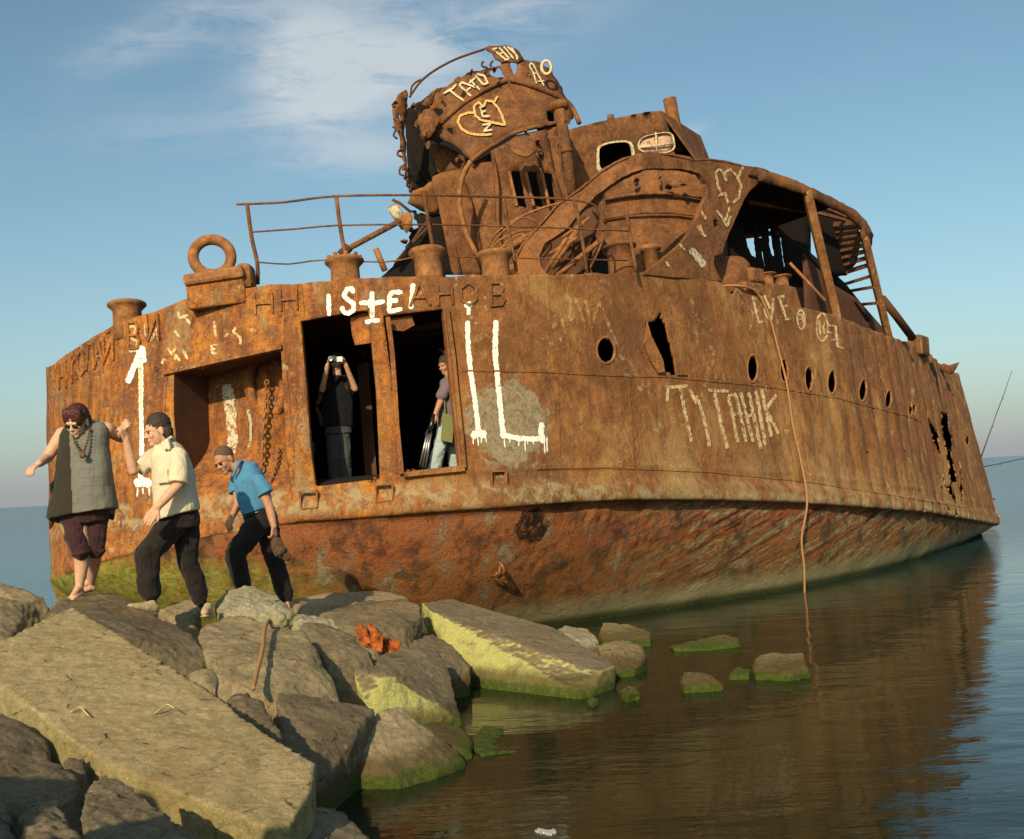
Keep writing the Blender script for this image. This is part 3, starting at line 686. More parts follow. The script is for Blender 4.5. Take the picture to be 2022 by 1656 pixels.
mark('split_in_plating', [[(1880,950),(1886,985),(1892,1004)]], 3, 'dark', off=.004)
# raised welded name round the stern
GL = {'Н':[[(0,0),(0,1)],[(1,0),(1,1)],[(0,.5),(1,.5)]],'И':[[(0,0),(0,1)],[(0,1),(1,0)],[(1,0),(1,1)]],'К':[[(0,0),(0,1)],[(1,0),(0,.5),(1,1)]],'О':[[(.5,0),(0,.25),(0,.75),(.5,1),(1,.75),(1,.25),(.5,0)]],
      'Л':[[(0,1),(.4,0),(1,0),(1,1)]],'А':[[(0,1),(.5,0),(1,1)],[(.2,.65),(.8,.65)]],'Й':[[(0,0),(0,1)],[(0,1),(1,0)],[(1,0),(1,1)],[(.3,-.15),(.7,-.15)]],'В':[[(0,0),(0,1),(.8,1),(1,.75),(.8,.5),(0,.5)],[(0,0),(.75,0),(.9,.25),(.75,.5)]]}
letters = [('Н',120,745,14,48),('И',133,736,12,48),('К',143,727,12,48),('О',156,718,14,50),('Л',172,707,15,50),('А',190,698,16,50),('Й',208,690,18,50),('В',258,664,22,52),('И',296,648,22,52),('Н',510,601,34,42),('Н',560,594,32,42),('А',815,583,40,46),('Н',868,583,28,44),('О',914,583,30,44),('В',972,583,26,44)]
polys = []
for ch, u, v, wd, hh in letters:
    polys = [[(u+a*wd-wd*.2+b*2, v-hh/2+b*hh-a*2) for a, b in s] for s in GL[ch]]
    vv_, ff_ = ribbon(polys, 4.2, hlift(.004)); o = mesh('welded_letter', vv_, ff_, 'side', wreck); m_ = o.modifiers.new('t', 'SOLIDIFY'); m_.thickness = .05; m_.offset = 0

# plating seams: thin lap edges
seams = [[(915,733),(1060,734),(1200,742),(1320,745),(1500,762),(1650,785),(1820,830)],[(1060,925),(1200,922),(1400,930),(1600,950),(1750,975),(1900,1000)],[(1080,560),(1085,640),(1100,720),(1105,900)],[(560,600),(562,700),(580,900)],[(596,565),(600,625)],[(1240,735),(1246,830),(1250,925)],[(1560,735),(1585,830),(1600,950)],[(330,735),(322,900),(330,1040)]]
v, f = ribbon(seams, 3.0, hlift(.002)); o = mesh('plate_seam', v, f, 'side', wreck); m_ = o.modifiers.new('t', 'SOLIDIFY'); m_.thickness = .02; m_.offset = 0
# square fittings on the belt, frames of the openings
for (u, v_) in ((612,985),(758,972),(982,945)):
    c = H(u, v_, .03); n = Hn(u, v_); s = Vector((0,0,1)).cross(n).normalized(); upv = n.cross(s)
    g = join_geo([beam_geo(c+s*a*.1+upv*b*.1, c+s*c2*.1+upv*d*.1, .02, .05, n) for a, b, c2, d in ((-1,-1,1,-1),(-1,1,1,1),(-1,-1,-1,1),(1,-1,1,1))]); mesh('square_fitting', *g, 'cast', wreck)
def hbeam(name, pts, w_, mat='side', off=.03, n=4):
    return mesh(name, *join_geo([beam_geo(H(*pts[i], off), H(*pts[i+1], off), w_, .05, Hn(*pts[i])) for i in range(len(pts)-1)]), mat, wreck)
hbeam('doorway_pillar', [(765,628),(773,690),(778,760),(783,840),(792,935)], .055, off=.05)
hbeam('door_sill', [(796,936),(914,924)], .06, off=.05)
hbeam('door_jamb', [(880,612),(892,700),(900,790),(908,860),(914,922)], .05, off=.04)
hbeam('opening_lintel', [(325,738),(440,712),(558,686)], .05, off=.03)
# leftover panel in the top of the first doorway
T_, Z_ = px2tz([(690,625),(727,613),(758,625),(760,668),(728,676),(700,680),(694,660)]); 
g = HS(T_, Z_, -.12); mesh('doorway_panel_scrap', g, [tuple(range(7))], 'side', wreck); mods(bpy.data.objects['doorway_panel_scrap'], solid=.02)
T_, Z_ = px2tz([(762,628),(815,622),(822,640),(800,652),(764,650)]); g = HS(T_, Z_, -.1); mods(mesh('doorway_panel_scrap', g, [tuple(range(5))], 'side', wreck), solid=.02)
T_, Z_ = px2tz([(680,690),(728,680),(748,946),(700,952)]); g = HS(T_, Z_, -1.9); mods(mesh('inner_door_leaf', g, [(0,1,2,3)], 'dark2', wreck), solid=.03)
# curled plate at the tear
T_, Z_ = px2tz([(1274,636),(1268,680),(1280,712),(1296,738),(1303,736),(1300,712),(1290,690),(1277,664)]); g = HS(T_, Z_, .03); g[4:,:2] += Nxy(T_[4:])*.05; mods(mesh('torn_plate_edge', g, [tuple(range(8))], 'side', wreck), solid=.02)
T_, Z_ = px2tz([(1314,640),(1326,690),(1336,742),(1356,742),(1348,700),(1336,650),(1322,632)]); g = HS(T_, Z_, .012); mods(mesh('torn_plate_edge', g, [tuple(range(7))], 'side', wreck), solid=.03)
# rust colours for the hollow under the belt, its dark painted near-black
g = HS(*px2tz(ell(1052,1036,46,36,20)), 0)
m_, t_ = newmat('black_and_orange_scale'); p_ = t_.pos(); n_1 = t_.noise(p_, 5, 8, .7, .6); col_in(t_, t_.ramp(n_1, [(.38,(.012,.007,.005)), (.5,(.06,.02,.01)), (.58,(.42,.11,.015)), (.68,(.12,.04,.02))])); t_.l.new(t_.bump(n_1, .9, .06), t_.b.inputs['Normal']); M['scab'] = m_
for a_, b_, r_, d_ in (((1008,1112),(1016,1142),.02,.07),((1006,1118),(1001,1142),.014,.05)): tube('bent_rod', [H(*a_, -.3), H((a_[0]+b_[0])/2, (a_[1]+b_[1])/2, -.3+d_), H(*b_, -.45)], r_, 'cast', wreck, k=2)
for k_, (a_, b_, r_) in enumerate((((790,648,14.6),(876,640,14.4),.05),((792,662,14.9),(878,655,14.7),.025),((868,690,14.5),(886,700,14.3),.02),((632,770,14.3),(624,800,14.2),.03),((624,805,14.2),(634,840,14.3),.025),((618,872,14.3),(612,905,14.2),.02),((700,688,15.3),(722,700,15.3),.02),((610,640,15.5),(760,690,15.5),.04))):
    tube('interior_pipe', [P(*a_), P((a_[0]+b_[0])/2+4, (a_[1]+b_[1])/2+3, (a_[2]+b_[2])/2), P(*b_)], r_, 'dark2', wreck, k=2)
# hawse ring in the recess
c = H(488,752); n = Hn(488,752); s = Vector((0,0,1)).cross(n).normalized(); c = c-n*.62
o = mesh('hawse_ring', *ring_geo(c, s*.235, Vector((-.03,.05,.40)), .075, 36, 12), 'side', wreck, True)
mesh('hawse_mouth', *lathe_geo(c-n*.10, n, [(.20,0),(.20,.02)]), 'dark', wreck)
for pl_ in [([(386,752),(394,800),(401,850),(404,900)],24), ([(444,752),(447,790)],11), ([(440,805),(452,830),(452,860),(446,880)],9), ([(528,795),(536,812)],15)]: mark('cream_paint_patch', [pl_], 20, 'primer', lift=lambda pts: [ (lambda a, nn: a+nn*(recoff(*p)+.012))(H(*p), Hn(*p)) for p in pts])

# ------------------------------------------------------------ plates of the upper works
def plane_d(pts):
    A = np.array([(u, v, 1) for u, v, d in pts]); s = np.linalg.lstsq(A, np.array([1/p[2] for p in pts]), rcond=None)[0]
    return lambda u, v: 1/(s[0]*u+s[1]*v+s[2])
def plate(name, poly, df, mat='upper', th=.03, hs=(), step=12, jamp=0, parent=None, seed=1, dent=.02, smooth=True):
    bd = jag(poly, step if not jamp else 7, jamp, seed); loops = [bd]+[jag(h, 7, 0) if not isinstance(h, tuple) else jag(h[0], 6, h[1], seed+3) for h in hs]
    V2, faces, k = [], [], 0
    edges = []
    for l in loops:
        n = len(l); V2 += l; edges += [(k+i, k+(i+1)%n) for i in range(n)]; k += n
    us = [p[0] for p in bd]; vs_ = [p[1] for p in bd]
    gu_, gv_ = np.meshgrid(np.arange(min(us)+step/2, max(us), step), np.arange(min(vs_)+step/2, max(vs_), step)); gu_, gv_ = gu_.ravel(), gv_.ravel()
    ok = inside(loops[0], gu_, gv_)
    for l in loops[1:]: ok &= ~inside(l, gu_, gv_)
    for l in loops: ok &= near_on(l, gu_, gv_)[0] > step*.45
    V2 += list(zip(gu_[ok], gv_[ok]))
    res = delaunay_2d_cdt([Vector((float(a), float(b))) for a, b in V2], edges, [], 0, 1e-4)
    pts = [(p.x, p.y) for p in res[0]]; fs = []
    cu = np.array([sum(pts[i][0] for i in f)/len(f) for f in res[2]]); cvv = np.array([sum(pts[i][1] for i in f)/len(f) for f in res[2]])
    keep = inside(loops[0], cu, cvv)
    for l in loops[1:]: keep &= ~inside(l, cu, cvv)
    fs = [tuple(f) for f, k_ in zip(res[2], keep) if k_]
    w_ = [P(u, v, df(u, v)+dent*mnoise.noise((u*.02, v*.02, seed))*2) for u, v in pts]
    o = mesh(name, w_, fs, mat, parent or wreck, smooth); mods(o, solid=th); return o
def plift(df, off=.03): return lambda pts: [P(u, v, df(u, v)-off) for u, v in pts]

# funnel: near skin (two faces), inner far skin
UC = lambda v: 1010-(330-v)*.42
def d_skin(u, v):      # near wall of the tilted funnel, folded along a soft corner
    x = (u-UC(v))/170; x = max(-1.15, min(1.15, x)); return 19.6-1.25*math.sqrt(max(.02, 1-(x/1.16)**2))+(330-v)*.0032
def d_back(u, v):
    x = (u-UC(v))/170; x = max(-1.15, min(1.15, x)); return 19.7+1.25*math.sqrt(max(.02, 1-(x/1.16)**2))+(330-v)*.0032
funnel = plate('funnel', Z1([(480,440),(500,410),(620,360),(740,280),(850,260),(960,235),(960,200),(1010,190),(1090,195),(1200,210),(1290,275),(1330,340),(1370,430),(1420,520),(1430,580),(1250,625),(1100,650),(1000,690),(880,760),(760,850),(740,830),(640,740),(520,690),(455,725),(430,690),(460,640),(400,600),(420,540),(490,500)]), d_skin, jamp=2.0, th=.03,
   hs=[(Z1([(1015,215),(1060,205),(1065,250),(1045,300),(1030,270)]),1),(Z1([(520,520),(570,515),(585,540),(560,565),(530,545)]),1),(Z1([(1130,270),(1150,290),(1165,330),(1140,300)]),1),(Z1([(880,270),(950,245),(985,300),(960,330),(890,300)]),2),(Z1([(600,650),(640,640),(650,690),(620,670)]),1),(Z1([(1255,530),(1300,530),(1310,600),(1265,600)]),1)], seed=4)
plate('funnel_far_side', Z1([(340,520),(420,470),(560,500),(800,330),(1060,300),(1200,300),(1250,600),(1000,700),(760,860),(560,1150),(400,1130),(360,1000),(345,800)]), d_back, 'dark', seed=6)
plate('funnel_torn_edge', Z1([(335,390),(348,420),(345,500),(325,640),(335,740),(340,860),(352,960),(372,1040),(400,1080),(360,1060),(330,900),(310,790),(300,700),(275,640),(255,560),(252,500),(275,450),(300,410)]), lambda u, v: 18.8+(u-777)*.01, jamp=2.5, seed=8,
   hs=[(Z1([(285,560),(300,550),(305,590),(292,600)]),1)])
plate('funnel_inner_lining', Z1([(335,520),(420,480),(500,500),(470,540),(400,600),(430,700),(500,730),(540,930),(500,1000),(520,1150),(380,1060),(350,900),(335,700)]), lambda u, v: 20.1, 'dark', jamp=2, seed=9)
plate('funnel_top_plate', Z1([(850,120),(880,105),(1000,102),(1060,130),(1105,192),(1060,215),(990,205),(965,215),(920,190),(900,150),(870,135)]), lambda u, v: d_skin(u, v)-.05, jamp=1.2, seed=5)
plate('funnel_rim_flap', Z1([(400,500),(480,430),(520,415),(490,500),(420,490),(350,520)]), lambda u, v: 18.9, jamp=2, seed=15)
def dline(pts, df, off=0): return [P(u, v, df(u, v)-off) for u, v in pts]
tube('funnel_band', dline(Z1([(460,720),(520,660),(600,575),(700,490),(820,410),(940,350),(1010,325)]), d_skin, .05), .038, 'upper', wreck, k=3)
tube('funnel_band', dline(Z1([(1010,325),(1130,355),(1250,400),(1350,445),(1420,500),(1470,610)]), d_skin, .06), .045, 'upper', wreck, k=3)
tube('funnel_band', dline(Z1([(1240,625),(1130,645),(1020,685),(920,745),(830,800),(760,860)]), d_skin, .05), .04, 'upper', wreck, k=3)
tube('bent_stay', dline(Z1([(760,860),(710,950),(685,1080),(695,1200),(740,1350),(800,1470)]), lambda u, v: 17.7), .045, 'cast', wreck, k=4)
tube('hanging_wire', dline(Z1([(360,440),(385,400),(430,340),(500,280),(600,220),(700,175),(850,125)]), lambda u, v: 18.6), .02, 'dark2', wreck, k=3, n=6)
tube('hanging_wire', dline(Z1([(365,435),(375,370),(410,335),(445,325),(420,350)]), lambda u, v: 18.6), .018, 'dark2', wreck, k=3, n=6)
for l in ([(870,245),(840,240),(832,220),(845,205)],[(900,235),(885,230),(905,200)],[(250,630),(270,650),(255,690),(280,710)],[(330,880),(300,900),(295,940),(330,950),(335,915),(310,910)],[(345,1000),(345,1020),(362,1030)],[(290,790),(280,815),(310,830)]):
    tube('hanging_wire', dline(Z1(l), lambda u, v: 18.75), .02, 'dark2', wreck, k=2, n=6)
mesh('lifting_eye', *ring_geo(P(1079,134,18.9), (.085,0,0), (0,0,.12), .03, 18, 8), 'creamup', wreck, True)
mark('funnel_writing', [Z1([(580,415),(640,380),(665,355)]), Z1([(620,390),(670,430),(715,460)]), Z1([(685,360),(765,435)]), Z1([(685,360),(700,340),(800,375)]), Z1([(725,400),(760,375)]), Z1([(755,325),(820,390)]), Z1([(750,345),(790,310)]), Z1([(790,295),(840,355),(870,345),(850,300),(800,285)])], 4, 'creamup', lift=plift(d_skin, .06))
mark('funnel_writing', [Z1([(905,125),(985,190)]), Z1([(900,125),(935,118)]), Z1([(945,155),(970,148)]), Z1([(980,195),(1010,188)]), Z1([(945,112),(1015,190)]), Z1([(975,105),(1040,185)]), Z1([(1000,105),(1055,160),(1065,195)]), Z1([(1025,112),(1070,180)])], 3.5, 'creamup', lift=plift(d_skin, .11))
mark('funnel_writing', [Z1([(1150,215),(1145,235),(1170,280),(1190,350)]), Z1([(1150,212),(1170,225),(1200,290),(1240,365)]), Z1([(1165,285),(1195,280)]), Z1([(1195,335),(1240,330)])], 3, 'creamup', lift=plift(d_skin, .06))
mark('funnel_hearts', [Z1([(830,590),(790,560),(780,500),(810,470),(845,500),(860,460),(900,465),(940,510),(965,560),(985,620),(930,610),(870,595),(830,590)]), Z1([(780,540),(740,540),(690,560),(675,600),(700,645),(750,675),(820,685),(900,680)]), Z1([(915,470),(935,430)])], 4.5, 'orangeup', lift=plift(d_skin, .06))
mark('funnel_initial', [Z1([(820,500),(840,565),(885,560)]), Z1([(815,505),(850,495)]), Z1([(828,535),(860,525)])], 3.5, 'creamup', lift=plift(d_skin, .07))
mark('funnel_initial', [Z1([(835,620),(890,610),(845,660),(900,650)])], 3.5, 'creamup', lift=plift(d_skin, .07))
for l_ in ([(900,800),(935,1000),(940,1300),(1000,1590)],[(1345,650),(1350,900),(1400,1150),(1430,1500)],[(1165,690),(1215,900)],[(560,945),(600,1150),(690,1590)]): tube('stiffener', dline(Z1(l_), lambda u, v: 18.25), .022, 'upper', wreck, k=3, n=6)
tube('stiffener', dline(Z1([(1000,330),(1090,480),(1170,640)]), d_skin, .04), .02, 'upper', wreck, k=3, n=6)
tube('stiffener', dline(Z1([(490,490),(560,590)]), d_skin, .04), .02, 'upper', wreck, k=3, n=6)
rf_ = random.Random(12)
def flake(u, v, d, w_, h_, mat='upper'):
    pts = [(u+rf_.uniform(-w_, w_)*.5, v-h_), (u+w_, v-h_*rf_.uniform(.1, .6)), (u+w_*rf_.uniform(.3, .8), v+h_*rf_.uniform(.5, 1)), (u-w_*rf_.uniform(0, .5), v+h_*rf_.uniform(.3, 1)), (u-w_, v-h_*rf_.uniform(-.2, .4))]
    c0 = [P(a, b, d+rf_.uniform(-.12, .12)) for a, b in pts]; mods(mesh('torn_flake', c0, [tuple(range(5))], mat, wreck), solid=.018)
for (u, v) in ((782,235),(786,262),(790,300),(796,330),(803,352),(812,372),(781,205),(800,188),(815,212),(838,205),(852,196),(868,180),(905,158),(930,146),(975,140),(820,250),(836,262),(846,285),(905,320),(915,330),(948,300),(965,285),(1040,262),(1065,300),(1060,280),(870,350),(1000,330),(1100,262),(1120,240),(790,430),(812,455),(826,470),(800,480),(1140,400),(1165,382),(1180,398),(1320,372),(1350,370),(1300,352),(1255,362)):
    flake(u+rf_.uniform(-3, 3), v+rf_.uniform(-3, 3), (18.55 if u < 1110 else 17.9) if v < 420 else 17.2, rf_.uniform(3, 8), rf_.uniform(4, 10), 'upper' if rf_.random() < .7 else 'dark2')
# engine casing under the funnel
dA = plane_d([(855,345,18.0),(930,345,18.4),(895,540,17.6),(960,540,17.9)])
plate('casing_panel', Z1([(510,960),(560,935),(690,910),(760,1100),(830,1420),(840,1600),(640,1600),(600,1400),(540,1100),(505,1000)]), lambda u, v: 18.3+(u-900)*.004, seed=11)
plate('casing_panel', Z1([(690,890),(900,860),(930,1000),(925,1250),(1010,1600),(800,1600),(760,1300),(720,1080)]), lambda u, v: 18.7-(u-900)*.003, seed=12)
slots = [[(1020,925),(1080,920),(1110,1080),(1125,1165),(1070,1150),(1045,1060)],[(1130,930),(1190,930),(1210,1050),(1235,1165),(1180,1150),(1150,1050)],[(1235,935),(1290,940),(1310,1040),(1325,1140),(1280,1145),(1255,1040)]]
plate('casing_panel', Z1([(890,790),(1000,735),(1130,680),(1250,650),(1300,900),(1400,1200),(1420,1600),(1000,1600),(930,1300),(915,1000)]), lambda u, v: 18.6+(u-1050)*.003, hs=[(Z1(s), 1) for s in slots], seed=13)
for s in slots:
    a, b = Z1([s[0]])[0], Z1([s[4]])[0]; mesh('slot_bar', *beam_geo(P(a[0]-3, a[1], 18.45), P(b[0]-3, b[1], 18.5), .05, .08, (0,1,0)), 'cast', wreck)
plate('casing_panel', Z1([(1230,630),(1390,640),(1400,900),(1440,1100),(1450,1600),(1380,1600),(1300,1050),(1255,780)]), lambda u, v: 18.9, seed=14)
plate('casing_core', Z1([(500,720),(760,860),(1000,700),(1300,640),(1420,1600),(480,1600),(470,1350),(560,1200)]), lambda u, v: 20.6, 'dark', seed=16)
plate('torn_flap', Z1([(990,740),(1050,700),(1130,690),(1190,760),(1195,790),(1120,830),(1080,820),(1020,780)]), lambda u, v: 17.9-(v-280)*.01, jamp=1.5, seed=17)
plate('torn_flap', Z1([(505,740),(600,760),(740,840),(760,880),(690,920),(545,930),(520,850)]), lambda u, v: 19.3, 'upper', jamp=1.5, seed=18)
plate('torn_flap', Z1([(345,1130),(380,1050),(450,1030),(500,990),(540,1060),(570,1150),(560,1190),(510,1215),(460,1190),(400,1160)]), lambda u, v: 18.2+(v-380)*.006, 'cast', jamp=1.2, seed=19)
plate('torn_flap', Z1([(400,600),(430,545),(520,530),(560,590),(500,700),(470,710),(440,690),(420,640)]), lambda u, v: 18.6, jamp=1.5, seed=20)
# wreckage left of the casing
plate('fallen_plating', [(752,550),(800,500),(815,455),(845,440),(870,470),(880,540),(880,552)], lambda u, v: 17.2, 'dark', jamp=3, seed=21)
plate('fallen_plating', Z1([(370,1180),(470,1210),(560,1200),(600,1400),(640,1600),(560,1600),(470,1400),(330,1420),(420,1300)]), lambda u, v: 18.5, 'dark', jamp=3, seed=22)
tube('fallen_strut', [P(672,500,16.5), P(792,436,16.5)], .045, 'upper', wreck)
tube('fallen_strut', [P(672,505,16.5), P(690,488,16.5)], .075, 'dark2', wreck)
tube('pipe_stub', [P(742,492,16), P(760,535,16)], .045, 'cast', wreck)
tube('pipe_stub', [P(775,408,17), P(800,450,17.2)], [.1,.07], 'primer', wreck)
plate('torn_flap', Z1([(300,1210),(340,1190),(380,1210),(380,1280),(340,1330),(310,1280)]), lambda u, v: 17.0, 'cast', jamp=1, seed=24)
for l in (([(775,395),(790,402),(812,420)]), ([(800,500),(830,455),(842,440)]), ([(780,520),(815,480),(845,450)])): tube('bent_rod', [P(u, v, 17) for u, v in l], .025, 'dark2', wreck, n=6)

# deckhouse with two windows
dh_d = plane_d([(1120,260,21.0),(1320,220,21.8),(1120,420,20.8),(1360,400,21.9)])
def soften(poly, k=2):
    for _ in range(k): poly = [q for i in range(len(poly)) for q in ((poly[i][0]*.75+poly[(i+1)%len(poly)][0]*.25, poly[i][1]*.75+poly[(i+1)%len(poly)][1]*.25), (poly[i][0]*.25+poly[(i+1)%len(poly)][0]*.75, poly[i][1]*.25+poly[(i+1)%len(poly)][1]*.75))]
    return poly
win1 = Z2([(235,400),(250,375),(300,358),(380,350),(410,358),(425,390),(432,480),(245,540)]); win2 = Z2([(462,360),(490,320),(600,298),(640,300),(660,320),(668,410),(480,410)]); win1, win2 = soften(win1), soften(win2)
dkh = plate('deckhouse_wall', Z2([(50,285),(130,262),(330,215),(540,175),(590,178),(610,195),(640,290),(670,420),(790,440),(800,760),(300,760),(100,640)]), dh_d, hs=[win1, win2], seed=30)
front = [(1118,262),(1300,221)]; 
a, b = P(1118,262,21.0), P(1306,222,21.8); c_, d_ = P(1120,420,20.8), P(1372,330,21.9)
back = Vector((1.1,1.9,.05)); vs = [a, b, b+back, a+back, c_, d_, d_+back*1.1, c_+back]; 
mods(mesh('deckhouse_roof', [a+Vector((0,0,.02)), b+Vector((0,0,.02)), b+back, a+back], [(0,1,2,3)], 'upper', wreck), solid=.05)
mods(mesh('deckhouse_side', [b, d_+Vector((.12,0,0)), d_+back+Vector((-.25,0,0)), b+back], [(0,1,2,3)], 'upper', wreck), solid=.04)
mods(mesh('deckhouse_back', [a+back, b+back, d_+back+Vector((0,0,-1)), c_+back+Vector((0,0,-1))], [(0,1,2,3)], 'dark', wreck), solid=.04)
def frame(name, poly, df, w_, mat, off=.03):
    cu = sum(p[0] for p in poly)/len(poly); cv_ = sum(p[1] for p in poly)/len(poly); n = len(poly)
    out_ = [(cu+(u-cu)*(1+w_/40), cv_+(v-cv_)*(1+w_/32)) for u, v in poly]
    vs = [P(u, v, df(u, v)-off) for u, v in poly]+[P(u, v, df(u, v)-off) for u, v in out_]
    o = mesh(name, vs, [(i, (i+1)%n, n+(i+1)%n, n+i) for i in range(n)], mat, wreck); mods(o, solid=.04); return o
frame('window_frame', win1, dh_d, 6, 'creamup'); frame('window_frame', win2, dh_d, 3, 'creamup')
plate('window_panel', win2, lambda u, v: dh_d(u, v)+.03, 'pinkpane', seed=31)
for s in (((1295,262),(1297,300)),((1262,292),(1330,284))): tube('window_bar', [P(u, v, dh_d(u, v)-.05) for u, v in s], .02, 'creamup', wreck, n=6)
tube('mast_stump', [P(1341,300,22.6), P(1322,196,22.6)], .14, 'upper', wreck, n=16)
tube('vent_stub', [P(1206,243,21.5), P(1206,228,21.5)], .07, 'upper', wreck, n=12)
tube('vent_pipe', [P(1128,385,18.3), P(1118,300,18.3), P(1104,212,18.4)], .10, 'upper', wreck, n=14)
mesh('vent_pipe_cap', *lathe_geo(P(1104,214,18.4), (-.1,.1,1), [(.1,-.05),(.16,-.02),(.17,.05),(.14,.1),(.04,.12)]), 'upper', wreck, True)
mesh('pipe_collar', *lathe_geo(P(1117,302,18.3), (-.12,.1,1), [(.1,-.03),(.125,-.02),(.125,.03),(.1,.04)]), 'upper', wreck, True)
# big round casing (drum) behind the arch
def d_drum(u, v):
    x = (u-1290)/150; return 19.2-1.1*math.sqrt(max(.03, 1-min(1, x*x)))
plate('round_casing', [(1160,400),(1200,365),(1238,345),(1300,352),(1330,372),(1385,366),(1430,400),(1440,560),(1160,560),(1162,480)], d_drum, jamp=1, seed=33)
for yy, rr_ in ((392,.03),(430,.02)): tube('shade_band_hoop', [P(u_, yy+((u_-1300)/110)**2*14-10, d_drum(u_, yy)-.10) for u_ in range(1195, 1400, 22)], rr_, 'upper', wreck, n=6)  # tubes added to give the drum its dark shadow bands
plate('round_casing_upper', [(1215,352),(1280,335),(1400,335),(1425,400),(1385,372),(1350,378),(1320,366),(1290,372),(1240,365)], lambda u, v: 19.6, jamp=1.5, seed=34)
plate('dark_hole_sheet', [(1162,520),(1190,470),(1210,500),(1215,545),(1175,548)], lambda u, v: 17.9, 'dark', seed=35)  # black sheet before the drum paints the darkness of an opening
plate('machinery_plate', [(1025,560),(1050,500),(1080,470),(1150,420),(1200,400),(1170,470),(1150,560)], lambda u, v: 18.4, 'dark2', jamp=2, seed=36)
for (a, b, r) in (((1090,530),(1150,440),.05),((1075,540),(1120,470),.04),((1100,545),(1180,480),.045),((1110,470),(1165,430),.03),((1080,505),(1140,470),.03)): tube('machinery_pipe', [P(*a, 18.1), P(*b, 18.0)], r, 'cast', wreck)
# the arch and its leg on the rail
outer = Z2([(130,620),(250,520),(330,470),(400,440),(520,410),(650,425),(780,455),(870,450),(960,462),(1060,490),(1150,500),(1200,520)])
outerL = [(1017,545),(1017,513),(1032,483),(1062,450),(1099,407),(1120,392)]
innerR = Z2([(1160,575),(1130,590),(1080,640),(1050,690),(1000,800),(960,890),(940,950),(930,985),(885,1000),(880,1040),(895,1090),(925,1145)])
innerL = Z2([(480,1110),(600,1015),(690,940),(740,880),(800,760),(845,650),(840,590),(800,532),(700,508),(520,505),(450,525),(380,555),(240,650),(130,760)])+[(1123,453),(1077,483),(1066,507),(1070,530),(1086,548)]
_ua = np.array([1010,1100,1200,1266,1300,1350,1400,1450,1500,1520]); _da = np.array([HD(x, 545) for x in _ua])
_da[0] = _da[3]+.75; _da[1] = _da[3]+.55; _da[2] = _da[3]+.25
def d_arch(u, v):
    return float(np.interp(u, _ua, _da))+.03+max(0, 545-v)*.0011
arch = plate('arch', outerL+outer+innerR+innerL, d_arch, 'upper', th=.09, seed=40, dent=.015, jamp=.8, smooth=False, hs=[(Z2([(875,800),(900,790),(915,830),(895,850),(880,830)]),1)])
tube('arch_flange', [P(u, v, d_arch(u, v)-.06) for u, v in outerL[1:]+outer], .018, 'upper', wreck, n=6)
for pl_ in [Z2([(940,650),(915,590),(905,520),(925,505),(945,520),(965,570),(960,520),(990,505),(1025,540),(1050,600),(1035,670),(1000,700)]), Z2([(1060,490),(1035,550)]), Z2([(920,660),(960,640),(975,700)]), Z2([(910,740),(960,800),(985,720)]), Z2([(940,780),(970,830),(990,770)]), Z2([(820,740),(850,790)]), Z2([(800,830),(850,890)]), Z2([(815,820),(830,880)]), Z2([(700,930),(730,970)]), Z2([(620,1030),(640,1060)])]: mark('arch_paint_stroke', [pl_], 5, 'cream', lift=plift(d_arch, .10))
mark('primer_patch', [(Z2([(760,960),(800,1000),(840,1060)]),13)], 10, 'primer', lift=plift(d_arch, .09))
tube('arch_debris', [P(1140,385,16.6), P(1165,395,16.5), P(1188,382,16.5)], [.1,.12,.07], 'cast', wreck, k=3)
tube('arch_debris', [P(1178,388,16.5), P(1200,362,16.5)], .06, 'upper', wreck)
tube('arch_debris', [P(1150,375,16.7), P(1160,400,16.6), P(1180,405,16.5)], .03, 'cast', wreck, k=3)
# bridge-deck overhang following the side, with posts and slats
fas = [(1498,333),(1550,350),(1585,364),(1637,388),(1688,416),(1709,437),(1723,465),(1718,489),(1702,470),(1700,452),(1671,425),(1619,400),(1585,383),(1550,372),(1498,358)]
_us = np.array([1380,1440,1487,1548,1600,1643,1703,1752,1800]); _ds = np.array([HD(x, tab(x, RAIL)+6) for x in _us])
def d_side(u, v): return float(np.interp(u, _us, _ds))+.12
fascia = plate('overhang_fascia', fas, d_side, 'upper', th=.045, seed=41, jamp=1)
d_in = lambda u, v: d_side(u, v)+2.2
gaps = [Z5([(95,380),(180,390),(210,470),(250,790),(200,760),(160,680)]), Z5([(215,315),(232,320),(300,600),(262,600)]), Z5([(290,720),(308,725),(330,860),(316,860)]), Z5([(352,490),(375,492),(412,770),(385,760),(360,680)]), Z5([(455,590),(475,600),(508,865),(490,860)]), Z5([(130,262),(150,300),(158,320),(140,310)])]
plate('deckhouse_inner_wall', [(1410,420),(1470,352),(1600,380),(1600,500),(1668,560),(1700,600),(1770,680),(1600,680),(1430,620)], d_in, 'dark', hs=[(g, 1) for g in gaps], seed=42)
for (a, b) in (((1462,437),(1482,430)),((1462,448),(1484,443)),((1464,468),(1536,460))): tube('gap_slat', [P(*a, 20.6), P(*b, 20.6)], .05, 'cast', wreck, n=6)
plate('deckhouse_inner_wall', [(1585,500),(1640,560),(1690,590),(1760,670),(1780,690),(1640,690),(1590,640)], lambda u, v: d_side(u, v)+1.5, 'dark2', hs=[(Z5([(1115,1170),(1150,1190),(1280,1360),(1240,1365)]),0)], seed=43)
